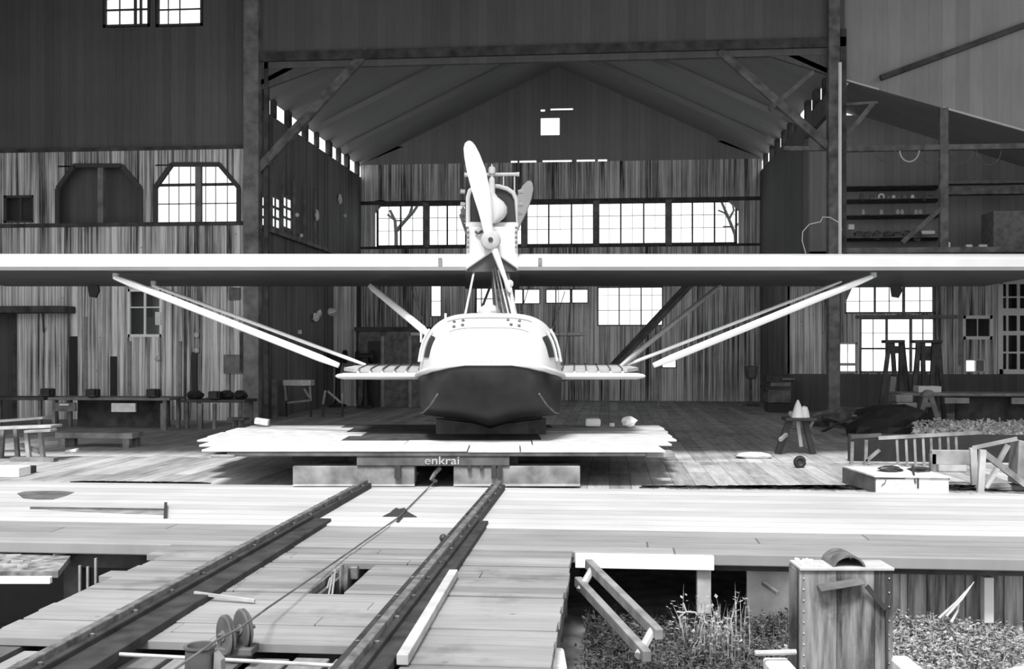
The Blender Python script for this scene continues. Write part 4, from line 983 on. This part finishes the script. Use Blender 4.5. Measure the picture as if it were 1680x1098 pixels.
a, b = at(20, 763, 15.4), at(92, 762, 15.4); a.z = b.z = .03; bar(a, b, .14, .06).build('foot_board', M_timb2, tb)
a, b = fl(-30, 783), fl(34, 783); tag(MB().box((a.x, a.y, 0), (b.x, a.y + .3, .13)).build('white_beam', M_white, bevel=.01), 'white squared beam on the floor at far left edge', 'beam')
a, b = fl(36, 778), fl(48, 778); tag(MB().box((a.x, a.y, 0), (b.x, a.y + .2, .1)).build('dark_block', M_black, bevel=.01), 'small black block at the end of the white beam', 'block')
# dark lean-to shelf and doorway at far left
sh = thing('door_canopy', 'dark canopy board over the doorway at far left', 'canopy', at(0, 505, Y1) * 1.0)
a, b = at(-60, 514, Y1 - .5), at(108, 502, Y1 - .5); MB().box((a.x, Y1 - .6, a.z), (b.x, Y1 - .02, b.z)).build('canopy_board', M_timber, sh, bevel=.02)
bar(at(70, 513, Y1 - .5), at(72, 545, Y1 - .02), .04).build('canopy_bracket', M_timber, sh)
struct(box((at(22, 600, Y1).x, Y1 - .06, 0), (at(28, 600, Y1).x, Y1 + .1, at(0, 512, Y1).z)).build('door_frame', M_timber))
# boards and gear on the left wall
for k, (px, y0, y1, w, mt) in enumerate(((122, 552, 652, .12, M_black), (188, 585, 650, .10, M_black), (321, 578, 650, .08, M_black), (399, 545, 610, .08, M_timber), (388, 472, 492, .18, M_timb2))):
    a, b = at(px, y1, Y1 - .04), at(px, y0, Y1 - .04)
    tag(MB().box((a.x - w, Y1 - .07, a.z), (a.x + w * .5, Y1 - .005, b.z)).build('wall_batten', mt), 'dark upright batten on the left wall, %s' % ('left of the small window', 'just below and left of the small window', 'right of the small window', 'next to the framed panel', 'short one high beside the left post')[k], 'batten')
for k, (px, y0, y1) in enumerate(((295, 560, 652), (140, 520, 660), (212, 560, 650))):
    a, b = at(px, y1, Y1 - .04), at(px, y0, Y1 - .04)
    tag(MB().box((a.x - .04, Y1 - .05, a.z), (a.x + .04, Y1 - .003, b.z)).build('pale_batten', M_pale), 'pale upright batten on the left wall, %s' % ('right of the small window', 'far left', 'below the small window')[k], 'batten')
a, b = at(367, 613, Y1 - .03), at(397, 582, Y1 - .03)
tag(MB().box((a.x, Y1 - .05, a.z), (b.x, Y1 - .003, b.z)).build('wall_panel', M_post), 'small framed square panel on the wall beside the left post', 'panel')
for k, (px, py) in enumerate(((322, 550), (322, 575), (259, 588))):
    c = at(px, py, Y1 - .06); tag(MB().blob(c, .07, .05, .07, .1, 60 + k).build('porcelain_knob', M_stone), 'small pale knob on the left wall, %s' % ('upper of the pair', 'lower of the pair', 'under the small window')[k], 'knob')
a, b = at(255, 530, Y1 - .04), at(264, 512, Y1 - .04); tag(MB().box((a.x, Y1 - .06, a.z - .05), (b.x, Y1 - .02, b.z)).build('window_paper', M_paper), 'pale sheet hanging in the lower right pane of the small left window', 'paper')
# behind, left of hull
def flatbox(name, label, cat, px0, py0, px1, py1, Y, d, mat, z0=None, group=None):
    a, b = at(px0, py1, Y), at(px1, py0, Y); o = MB().box((a.x, Y, a.z if z0 is None else z0), (b.x, Y + d, b.z)).build(name, mat, bevel=.008); return tag(o, label, cat, group)
Ys = 26.2; s1 = thing('pale_stool', 'pale stool in the dark left of the hull, below the sponson', 'stool', (at(488, 663, Ys).x, Ys, 0))
a, b = at(464, 633, Ys), at(510, 624, Ys); MB().box((a.x, Ys, a.z), (b.x, Ys + .35, b.z)).build('seat', M_stone, s1, bevel=.01)
for (x0, y0, x1, y1) in ((468, 634, 470, 661), (509, 634, 510, 659), (470, 661, 510, 657), (499, 638, 508, 652)):
    bar(at(x0, y0, Ys + .04), at(x1, y1, Ys + .04), .05).build('upper_leg' if abs(x1 - x0) < 4 else 'stretcher', M_pale, s1)
for x0 in (470, 510):
    p = at(x0, 658, Ys + .04); bar(p, V((p.x, p.y, 0)), .05).build('leg', M_black, s1); p = at(x0, 634, Ys + .3); bar(p, V((p.x, p.y, 0)), .05).build('leg', M_black, s1)
Yn = 26.4; n1 = thing('trestle', 'small trestle shaped like a letter N left of the hull', 'trestle', (at(546, 664, Yn).x, Yn, 0))
for (x0, y0, x1, y1) in ((534, 641, 530, 664), (538, 642, 560, 661), (562, 645, 562, 664)): bar(at(x0, y0, Yn), at(x1, y1, Yn), .05).build('upper_leg', M_pale, n1)
for x0 in (530, 562): p = at(x0, 663, Yn); bar(p, V((p.x, p.y, 0)), .05).build('leg', M_black, n1)
flatbox('small_post', 'short pale peg beside the left post at floor level', 'peg', 445, 624, 453, 650, 25.5, .15, M_timb2, z0=0)
flatbox('board_panel', 'tall pale board panel standing against the left nave wall behind the rags', 'panel', 547, 440, 584, 580, 31.5, .08, planks('panel_boards', .2, .8, 'X', 'Z', .1, .05, .4, 1.6, grain=.4), z0=0)  # the rags in the label are the added white light spot blobs
cab = thing('shed_cabinet', 'wide dark cabinet with pale posts behind the left sponson', 'cabinet', at(640, 640, 31.0)); 
a, b = at(588, 650, 31), at(702, 540, 31)
MB().box((a.x, 31, 0), (b.x, 31.8, b.z)).build('body', M_timb2, cab); MB().box((a.x - .1, 30.9, b.z - .06), (b.x + .1, 31.9, b.z + .06)).build('cornice', M_timber, cab)
for px in (628, 673): x = at(px, 600, 30.95).x; MB().box((x - .05, 30.93, 0), (x + .05, 31, at(px, 552, 30.95).z)).build('door_post', M_pale, cab)
a, b = at(604, 640, 30.9), at(622, 560, 30.9); MB().box((a.x, 30.9, 0), (b.x, 30.98, b.z)).build('door_opening', M_black, cab)
for k, (c0, w, h) in enumerate((((518, 521), .28, .13), ((524, 514), .16, .1), ((541, 512), .24, .12), ((492, 545), .07, .06))):  # white blobs added in place of unidentified light spots
    c = ax(c0[0], c0[1], XL + .1) if k != 2 else at(c0[0], c0[1], 31.44)
    tag(MB().blob(c, .06 if k != 2 else w, w, h, .35, 80 + k, 9, 6).build('light_spot_blob', M_strut, smooth=False), 'white rag hanging in the dark right of the left post, %s' % ('largest one', 'small one above the largest', 'on the pale panel', 'tiny lowest one')[k], 'rag')  # labelled rag, but a white blob in place of an unidentified light spot
for k, (px, py) in enumerate(((558, 327), (520, 353), (566, 354), (487, 353), (494, 387))):
    c = ax(px, py, XL + .1)
    tag(MB().blob(c, .05, .12 if k == 1 else .07, .16 if k < 2 else .06, .4, 90 + k, 8, 6).build('pale_scrap', M_strut, smooth=False), 'bright pale scrap high on the dark left nave wall, %s' % ('topmost', 'widest', 'rightmost', 'leftmost', 'lowest')[k], 'scrap')
# branches seen through the back windows
tr1 = thing('bare_tree', 'bare dark tree outside the left end of the long back window', 'tree', (at(655, 400, 42).x, 42, -.5))
for P_, r0_ in (([(650, 668), (650, 470), (650, 385), (648, 362), (640, 345)], .1), ([(649, 380), (662, 365), (678, 348), (690, 330)], .09), ([(662, 366), (672, 352), (676, 338), (684, 322)], .07), ([(636, 352), (648, 362), (660, 362)], .05)):
    n = len(P_); MB().tube([at(x, y, 42) for x, y in P_], [r0_ * (1 - .6 * i / n) for i in range(n)], 7).build('branch', M_black, tr1)
tr2 = thing('bare_bush', 'bare dark bush outside the right end of the long back window', 'bush', (at(1205, 400, 40).x, 40, -.5))
for P_, r0_ in (([(1208, 648), (1208, 420), (1206, 385), (1196, 360), (1184, 332), (1180, 322)], .08), ([(1200, 368), (1190, 350), (1178, 345)], .05), ([(1196, 360), (1204, 345), (1200, 330)], .05), ([(1205, 378), (1198, 372), (1186, 372)], .04), ([(1206, 372), (1214, 365)], .05)):
    n = len(P_); MB().tube([at(x, y, 40) for x, y in P_], [r0_ * (1 - .6 * i / n) for i in range(n)], 7).build('branch', M_black, tr2)
MB().bar(at(1125, 472, 27), at(1000, 606, 26), .5, .12); tag(MB().bar(at(1130, 468, 27), at(1002, 606, 26), .34, .1).build('leaning_plank', M_timber), 'wide dark plank leaning behind the right sponson struts', 'plank')
flatbox('upright_stake', 'short pale stake by the bright low window behind the right sponson', 'stake', 1078, 556, 1082, 575, 32, .05, M_pale, z0=0)
# right back corner
Yc = 29.2; cb_ = thing('tool_chest', 'grey wooden chest with drawers in the right back corner', 'chest', (at(1278, 660, Yc).x, Yc, 0)); a = at(1262, 662, Yc); b = at(1298, 662, Yc); MB().box((a.x, Yc + .05, 0), (b.x, Yc + .9, a.z)).build('plinth', M_black, cb_)
for (x0, y0, x1, y1, mt, nm, d) in ((1260, 640, 1298, 661, M_timb2, 'body', 1.0), (1265, 627, 1298, 636, M_post, 'drawer', .9), (1256, 634, 1300, 641, M_timber, 'ledge', 1.1), (1258, 616, 1302, 627, M_timber, 'lid', 1.0)):
    a, b = at(x0, y1, Yc), at(x1, y0, Yc); MB().box((a.x, Yc + (0 if nm != 'drawer' else .05), max(a.z, 0)), (b.x, Yc + d, b.z)).build(nm, mt, cb_, bevel=.01)
MB().bar(at(1283, 622, Yc - .1), at(1304, 622, Yc - .1), .06).build('lid_rim', M_post, cb_)
sd_ = thing('small_stand', 'dim pale lamp-like stand left of the chest in the right back corner', 'stand', fl(1232, 655)); Yc = 32.5
a = at(1232, 605, Yc); MB().lathe(V((a.x, Yc, 0)), UP, [(0, .25), (.04, .25), (.08, .05), (.8, .04), (.85, .16), (1.2, .2), (1.22, .02)], 12).build('stand_column', M_timb2, sd_)
flatbox('electric_box', 'small grey box fixed on the right post at hip height', 'box', 1328, 577, 1350, 606, Y1 - .3, .2, M_timb2) if False else None
# tripod grinding table with pale cones, and a dark tyre before it
Yt = 16.9; c = fl(1306, 745); Yt = c.y
tp = thing('tripod_stand', 'dark tripod stand carrying a white cone-shaped casting on the right of the hall', 'stand', (c.x, Yt, 0))
a = at(1306, 685, Yt); ztp = a.z
MB().prism([V((c.x - .2, Yt - .2, ztp)), V((c.x + .3, Yt - .2, ztp)), V((c.x + .3, Yt + .25, ztp)), V((c.x - .2, Yt + .25, ztp))], UP * -.05).build('stand_top', M_black, tp, bevel=.01)
for (x0, x1, mt, w) in ((1308, 1314, M_pale, .055), (1296, 1276, M_black, .1), (1320, 1334, M_black, .09)):
    p = at(x0, 688, Yt); q = at(x1, 745, Yt); q.z = 0.0 if mt is M_black else .12; bar(p, q, w).build('leg', mt, tp)
q = at(1330, 706, Yt); bar(at(1334, 690, Yt), at(1326, 706, Yt), .05).build('brace', M_timb2, tp); bar(at(1326, 704, Yt), at(1338, 728, Yt), .04).build('brace', M_timber, tp)
bar(at(1280, 722, Yt - .3), at(1290, 713, Yt - .1), .05).build('handle', M_pale, tp)
cn = thing('white_casting', 'white cone-shaped casting with a notch standing on the tripod stand', 'casting', (c.x, Yt, ztp))
MB().lathe(V((at(1309, 680, Yt).x, Yt, ztp)), UP, [(0, .11), (.06, .095), (.2, .05), (.28, .015), (.285, .001)], 14).build('cone', M_white, cn)
MB().lathe(V((at(1320, 680, Yt).x, Yt + .02, ztp)), UP, [(0, .09), (.1, .07), (.17, .05), (.19, .001)], 14).build('cone', M_white, cn)
tag(MB().blob(V((at(1297, 680, Yt).x, Yt, ztp + .05)), .045, .04, .055, .1, 71).build('small_jar', M_post), 'dim small jar left of the white casting on the tripod stand', 'jar')
for (x0, y0, x1, y1) in ((1262, 690, 1292, 708),): pass
c = fl(1312, 768); ty = thing('tyre', 'small dark tyre standing on the floor below the tripod stand', 'tyre', c)
pts = [c + UP * .085 + RT * .06 * math.cos(a) + UP * .06 * math.sin(a) for a in [2 * math.pi * j / 16 for j in range(17)]]
MB().tube(pts, .034, 8, False).build('tyre_ring', M_soot, ty); MB().lathe(c + UP * .085 - FW * .01, FW, [(0, .001), (0, .05), (.03, .05), (.03, .001)], 14).build('tyre_hub', M_black, ty)
c = fl(1235, 752); tag(MB().blob(c + UP * .04, .27, .16, .06, .2, 21, 14, 6).build('white_sack', M_stone), 'flat crumpled white sack on the floor right of the trolley', 'sack')
# dark heap and leaning boards before the right wall
c = fl(1395, 700); tag(MB().blob(c + UP * .12, .9, .6, .3, .3, 22, 14, 8).build('coal_heap', M_dirt, smooth=False), 'low dark heap in the middle right of the hall floor', 'heap')
c = fl(1462, 716); tag(MB().blob(c + UP * .2, .8, .45, .42, .25, 23, 14, 8).build('dark_heap', M_black, smooth=False), 'taller black heap left of the wood-chip pile', 'heap')
tag(bar(fl(1350, 708, .05), fl(1402, 682, .5), .08, .03).build('leaning_board', M_timb2), 'short board leaning on the low dark heap', 'board')
# wood chips and scraps: nobody could count them
m = MB(); rr = random.Random(5)
for _ in range(2600):
    px = rr.uniform(1500, 1760); t = rr.random(); py = 742 - t * 44 + max(0, (1530 - px) * .2); z = .02 + .3 * min(1, t * 1.2) * rr.uniform(.6, 1)
    p = fl(px, 745 - t * 30, 0); p.z = z; e = V((rr.uniform(-1, 1), rr.uniform(-1, 1), rr.uniform(-.6, .6))).normalized(); f = e.cross(UP).normalized(); u = e.cross(f)
    m.obox(p, e, f, u, rr.uniform(.06, .2), rr.uniform(.02, .07), .008)
tag(m.build('wood_chips', flat('fresh_wood_chips', .75, .85, noise=.6, scale=7)), 'long pile of pale wood chips and shavings along the right side of the hall', 'wood chips', kind='stuff')
# tall trestles by the bright windows
def tall(px0, px1, lab, xs_, Yq=25.6):
    a, b = at(px0, 558, Yq), at(px1, 563, Yq); t = thing('tall_trestle', lab, 'trestle', ((a.x + b.x) / 2, Yq, 0), 'tall trestles before the right windows')
    MB().box((a.x, Yq - .1, b.z), (b.x, Yq + .35, a.z)).build('top', M_timber, t, bevel=.01)
    for (x0, x1) in xs_: bar(at(x0, 563, Yq), V((at(x1, 640, Yq).x, Yq - .1 if x1 < x0 else Yq + .3, 0)), .09).build('leg', M_timber, t)
    a, b = at(px0 + 4, 568, Yq), at(px1 - 4, 580, Yq); MB().box((a.x, Yq, b.z), (b.x, Yq + .06, a.z)).build('top_brace', M_timber, t)
    return t
tall(1452, 1483, 'left of the two tall dark trestles silhouetted against the right windows', ((1459, 1440), (1464, 1478), (1478, 1482), (1480, 1500)))
t2 = tall(1500, 1544, 'right of the two tall dark trestles, with a box hung under its top', ((1507, 1492), (1506, 1508), (1514, 1522), (1532, 1524), (1538, 1538), (1540, 1556)))
a, b = at(1514, 592, 25.65), at(1540, 568, 25.65); MB().box((a.x, 25.65, a.z), (b.x, 25.95, b.z)).build('hung_box', M_timber, t2)
# long bench at right with a white box; sawhorse; papers
rb, xa, xb, zr = table('long_bench', 'long low bench with pale edge along the right side', 'bench', 1477, 1800, 645, 23.0, .9, mat=M_post, legmat=M_timber, th=.06)
MB().box((xa + 1.3, 23.5, .02), (xb, 23.6, zr - .1)).build('back_board', M_timber, rb)
for (p0, p1, y0, y1) in ((1550, 1590, 653, 662), (1660, 1700, 653, 663)):
    a, b = at(p0, y1, 22.97), at(p1, y0, 22.97); MB().box((a.x, 22.96, a.z), (b.x, 23.02, b.z)).build('drawer_front', M_pale, rb)
a, b = at(1507, 645, 23.2), at(1545, 634, 23.2); tag(MB().box((a.x, 23.2, zr), (b.x, 23.6, b.z)).build('white_box', M_white, bevel=.02), 'long white box on the right bench below the tall trestles', 'box')
sw = thing('sawhorse', 'squat grey sawhorse before the right bench under the white box', 'sawhorse', (at(1522, 680, 22.2).x, 22.2, 0))
for (x0, y0, x1, y1, w) in ((1519, 650, 1507, 690, .13), (1526, 650, 1538, 690, .13), (1512, 664, 1534, 664, .1)): 
    p, q = at(x0, y0, 22.2), at(x1, y1, 22.2); q.z = max(q.z, 0); bar(p, q, w, .1).build('leg' if y1 > 680 else 'brace', M_post, sw)
MB().blob(at(1522, 647, 22.2), .14, .12, .09, .15, 31).build('sawhorse_head', M_post, sw)
for k, (px, z0_, z1_, w) in enumerate(((1485, .45, .62, .42), (1489, 0, .45, .5), (1481, .62, .78, .34))):
    c = at(px, 660, 22.45); tag(MB().obox(V((c.x, 22.5, (z0_ + z1_) / 2)), V((1, 0, 0)), V((0, 1, 0)), UP, w, .4, z1_ - z0_).build('paper_bundle', M_pale, bevel=.03), 'pale bundle stacked left of the squat sawhorse, %s' % ('middle one', 'lowest one', 'topmost one')[k], 'bundle')
# a thin plank rising against the left trestle
tag(bar(at(1466, 618, 24.0), V((at(1457, 690, 24).x, 24.0, 0)), .12, .03).build('leaning_lath', M_post), 'pale lath leaning on the left tall trestle', 'lath')
# slatted rack lying behind the crate
Yr = fl(1500, 765).y
rk = thing('slatted_rack', 'pale slatted rack with upright laths behind the crate on the right', 'rack', (at(1500, 740, Yr).x, Yr, 0))
bar(at(1441, 719, Yr), at(1604, 710, Yr), .05, .05).build('top_rail', M_post, rk)
for i, px in enumerate((1471, 1486, 1500, 1514, 1527, 1541, 1555, 1568)):
    p = at(px, 718 - (px - 1441) * .05, Yr); bar(p, V((p.x + .02, Yr, 0)), .035, .02).build('lath', M_post if i < 4 else M_timb2, rk)
for (x0, y0, x1, y1) in ((1421, 722, 1420, 765), (1443, 738, 1421, 757), (1398, 725, 1397, 765)): 
    p, q = at(x0, y0, Yr + .1), at(x1, y1, Yr + .1); q.z = max(q.z, 0.0); bar(p, q, .045).build('side_brace', M_timb2, rk)
a, b = at(1395, 717, Yr + .1), at(1445, 714, Yr + .15); bar(a, b, .06, .05).build('side_rail', M_timber, rk)
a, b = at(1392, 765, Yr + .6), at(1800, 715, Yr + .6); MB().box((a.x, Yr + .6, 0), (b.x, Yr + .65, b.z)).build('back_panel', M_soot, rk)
# crate
a, b = fl(1437, 810), fl(1557, 812); zc = at(1437, 783, a.y).z
cr_ = thing('crate', 'low white-sided wooden crate with tools on its lid at the right front of the hall', 'crate', ((a.x + b.x) / 2, a.y, 0))
Q = [a, b, b + V((-.10, 1.0, 0)), a + V((-.16, 1.0, 0))]
MB().prism([V((p.x, p.y, 0)) for p in Q], UP * zc).build('crate_body', flat('pale_crate_boards', .42, .85, noise=.25, scale=6), cr_, bevel=.008)
MB().prism([V((p.x, p.y, zc)) for p in (Q[0] - V((.02, .02, 0)), Q[1] + V((.02, -.02, 0)), Q[2], Q[3])], UP * .018).build('crate_lid', flat('pale_crate_boards', .42), cr_)
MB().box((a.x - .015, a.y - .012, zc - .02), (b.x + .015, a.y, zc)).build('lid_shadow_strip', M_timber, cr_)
MB().prism([V((Q[0].x - .004, Q[0].y, 0.0)), V((Q[3].x - .004, Q[3].y, 0)), V((Q[3].x - .004, Q[3].y, zc)), V((Q[0].x - .004, Q[0].y, zc))], (-.01, 0, 0)).build('crate_end', M_timber, cr_)
MB().tube([at(1506, 783, a.y - .02), at(1506, 801, a.y - .02)], .012, 6).build('hasp', M_black, cr_)
MB().tube([at(1454, 785, a.y - .015), at(1452, 792, a.y - .015), at(1446, 797, a.y - .015)], .006, 5).build('lid_cord', M_iron, cr_)
yy = a.y + .5
tag(MB().blob(at(1460, 770, yy), .15, .14, .045, .3, 51).build('pliers_heap', M_black, smooth=False), 'dark tool heap on the left of the crate lid', 'tools')
tag(MB().blob(at(1507, 772, yy), .14, .13, .045, .3, 52).build('pliers_heap', M_black, smooth=False), 'dark tool heap on the right of the crate lid', 'tools')
tag(bar(at(1468, 765, yy + .1), at(1494, 777, yy - .1), .07, .03).build('white_board', M_white), 'white board lying slantwise on the crate lid', 'board')
tag(tube([at(1497, 765, yy), at(1500, 783, a.y), at(1502, 792, a.y - .03)], .012, 6).build('hammer_handle', M_black), 'dark handle hanging over the front of the crate', 'handle')
# ragged threshold debris
m = MB(); rr = random.Random(9)
for _ in range(1100):
    px = rr.choice([rr.uniform(1060, 1425), rr.uniform(1200, 1425), rr.uniform(120, 330), rr.uniform(1560, 1700)]); p = fl(px, 799 + (px - 800) * .009, 0) + V((0, rr.uniform(.02, .12 + max(0, (px - 1000) / 1400)), .004))
    m.obox(p, (RT + FW * rr.uniform(-.5, .5)).normalized(), (FW - RT * rr.uniform(-.5, .5)).normalized(), UP, rr.uniform(.05, .22), rr.uniform(.03, .09), .012)
tag(m.build('threshold_dirt', M_black), 'dark dirt and splinters along the hall threshold', 'dirt', kind='stuff')
# sawhorse at the right edge
Yh = fl(1620, 812).y
sh2 = thing('sawhorse', 'large pale sawhorse with slanting legs at the right edge', 'sawhorse', (at(1630, 760, Yh).x, Yh, 0))
a, b = at(1527, 741, Yh + .9), at(1600, 745, Yh + .9); MB().box((a.x, Yh + .85, a.z - .16), (b.x, Yh + .95, a.z + .02)).build('side_board', M_post, sh2, bevel=.006)
bar(at(1596, 735, Yh + .85), V((at(1599, 790, Yh + .85).x, Yh + .85, .0)), .08, .06).build('leg', M_pale, sh2)
bar(at(1530, 745, Yh + .88), V((at(1530, 790, Yh + .88).x, Yh + .88, .0)), .07, .06).build('leg', M_timb2, sh2)
bar(at(1597, 735, Yh + .5), at(1668, 720, Yh + .2), .06, .05).build('top_rail', M_post, sh2)
bar(at(1612, 738, Yh), V((at(1608, 812, Yh).x, Yh, 0)), .07, .06).build('leg', M_pale, sh2)
bar(at(1592, 811, Yh - .05), at(1626, 811, Yh - .02), .05, .03).build('foot', M_pale, sh2)
bar(at(1612, 742, Yh + .05), at(1690, 802, Yh + .1), .06, .07).build('brace', M_timb2, sh2); bar(at(1654, 730, Yh + .1), at(1636, 762, Yh + .1), .05).build('brace', M_timb2, sh2)
bar(at(1636, 768, Yh + .02), at(1616, 800, Yh + .02), .1, .04).build('knee', M_pale, sh2)
q = [at(1672, 722, Yh + .2), at(1760, 742, Yh + .2), at(1760, 800, Yh + .2), at(1668, 795, Yh + .2)]
tag(MB().prism(q, (0, .3, 0)).build('grey_chest', M_timb2, bevel=.01), 'grey chest cut off by the right edge beside the large sawhorse', 'chest')
p = fl(1700, 806); tag(MB().blob(p + V((-.3, .1, .03)), .4, .12, .05, .3, 61).build('rubble', M_timb2, smooth=False), 'low rubble on the floor at the foot of the large sawhorse', 'rubble')
a, b = fl(1540, 775), fl(1600, 780); tag(MB().box((a.x, a.y, 0), (b.x, a.y + .3, .12)).build('white_plank', M_pale, bevel=.02), 'pale block on the floor under the sawhorse side board', 'block')
# ================================================================ LOFT
Yo = Y1 + 2.3
for k, (cx, r_, bri) in enumerate(((1453, 15, 0), (1492, 15, 1), (1528, 17, 0), (1578, 17, 0), (1622, 19, 0))):
    c = at(cx, 246, Y1 - .02); rad = r_ / FPX * 25; t = MB()
    t.tube([c + V((rad * math.cos(a), 0, rad * 1.25 * math.sin(a))) for a in [-math.pi * j / 12 for j in range(13)]], .016 if bri else .012, 6)
    o = t.build('hanging_hoop', M_white if bri else M_timb2); tag(o, ('brightest hoop hanging from the loft beam' if bri else 'dim hoop hanging from the loft beam, ' + ('left of the bright one', '', 'right of the bright one', 'just right of the loft post', 'rightmost')[k]), 'hoop', 'hoops under the loft beam')
def jar(px, py, r, h, mat, lab, Y=Yo, grp='jars and tins on the loft shelves'):
    c = at(px, py, Y); o = MB().lathe(c - UP * h / 2, UP, [(0, .001), (0, r), (h * .7, r), (h * .85, r * .6), (h, r * .6), (h, .001)], 12).build('jar', mat); return tag(o, lab, 'jar', grp)
rg = at(1446, 323, Yo); tag(MB().tube([rg + V((.065 * math.cos(a), 0, .065 * math.sin(a))) for a in [2 * math.pi * j / 14 for j in range(15)]], .022, 6, False).build('white_ring', M_strut), 'bright white ring on the upper loft shelf', 'ring')
ORD = ('first', 'second', 'third', 'fourth', 'fifth', 'sixth', 'seventh', 'eighth', 'ninth', 'tenth', 'eleventh')
for k, (px, r, h, mt) in enumerate(((1414, .05, .2, M_timb2), (1430, .04, .1, M_timb2), (1436, .035, .08, M_post), (1457, .05, .09, M_post), (1466, .04, .08, M_strut), (1476, .035, .07, M_post), (1484, .06, .14, M_post), (1497, .045, .1, M_strut), (1505, .04, .12, M_timb2), (1516, .03, .2, M_timb2), (1527, .06, .1, M_timb2))):
    jar(px, 323, r * 1.15, h, mt, 'small %s tin on the upper loft shelf, %s from the left' % ('pale' if mt is M_strut else 'grey', ORD[k]))
for k, px in enumerate((1416, 1446, 1473, 1480, 1503, 1510)): jar(px, 349, .045, .15, M_stone, 'small bottle on the middle loft shelf, %s from the left' % ORD[k])
for px, w, mt, lab in ((1396, .09, M_strut, 'pale tin on the lower loft shelf, leftmost'), (1522, .2, M_strut, 'flat pale box on the lower loft shelf left of the loft post'), (1552, .1, M_strut, 'bright tin on the loft floor at the loft post'), (1589, .09, M_strut, 'bright tin on the loft floor right of the post'), (1612, .12, M_strut, 'bent pale tin on the loft floor beside the grey box')):
    Yq = Yo if px < 1560 else Y1 + .9; c = at(px, 373 if px == 1396 else 382, Yq)
    if px > 1540: Yq = Y1 + .3 if px < 1560 else Y1 + .9; c = at(px, 382, Yq); c.z = zlo + .12 + (.07 if w < .19 else .05)
    tag(MB().obox(c, V((1, 0, 0)), V((0, 1, 0)), UP, w * 1.6, .15, .14 if w < .19 else .1).build('tin_box', mt, bevel=.02), lab, 'tin')
rr = random.Random(4)
for k in range(7):
    c = at(1408 + k * 16, 386, Yo); tag(MB().blob(V((c.x, Yo, c.z)), .12, .12, rr.uniform(.08, .18), .3, 200 + k, 8, 6).build('loft_bundle', M_timb2, smooth=False), 'dim bundle lying on the lower loft shelf, %s from the left' % ORD[k], 'bundle', 'dim bundles on the lower loft shelf')
a, b = at(1630, 412, Y1 + .5), at(1740, 345, Y1 + .5); tag(MB().box((a.x, Y1 + .5, zlo + .12), (b.x, Y1 + 1.3, b.z)).build('loft_crate', flat('dim_crate', .16, .85, noise=.3)), 'big grey slatted crate on the loft at the right edge', 'crate')
pts = [at(x, y, Y1 - .25) for x, y in ((1322, 416), (1316, 395), (1317, 380), (1328, 368), (1346, 364), (1350, 356), (1362, 357), (1378, 366), (1381, 378))]
tag(MB().tube(pts, .012, 5).build('loose_wire', M_strut), 'thin loose wire curling around the right post above the wing', 'wire')
for k, (px, y0, y1) in enumerate(((1339, 296, 350), (1347, 288, 320))):
    a, b = at(px, y1, Y1 + 3.1), at(px, y0, Y1 + 3.1); tag(tube([a, b], .05, 6).build('hanging_pole', M_stone), 'dim upright pole left of the right post, %s' % ('longer one', 'shorter one')[k], 'pole')

for k, (px, py, Yq, lab) in enumerate(((551, 560, 30.6, 'dark machine stand before the pale board panel'), (597, 563, 30.2, 'dark machine stand left of the dark cabinet'))):
    c = at(px, py, Yq); md = thing('machine_stand', lab, 'machine', (c.x, Yq, 0))
    MB().box((c.x - .22, Yq, .0), (c.x + .22, Yq + .4, .08)).build('base', M_black, md, bevel=.02)
    MB().lathe((c.x, Yq + .2, .08), UP, [(0, .14), (.2, .08), (1.1, .07), (1.2, .14), (1.25, .02)], 12).build('column', M_black, md)
    MB().lathe((c.x - .28, Yq + .2, 1.5), V((1, 0, 0)), [(0, .02), (0, .17), (.08, .18), (.1, .1), (.44, .1), (.46, .2), (.54, .2), (.54, .02)], 14).build('head', M_black, md)
    MB().box((c.x - .1, Yq + .1, 1.25), (c.x + .1, Yq + .3, 1.45)).build('neck', M_black, md)
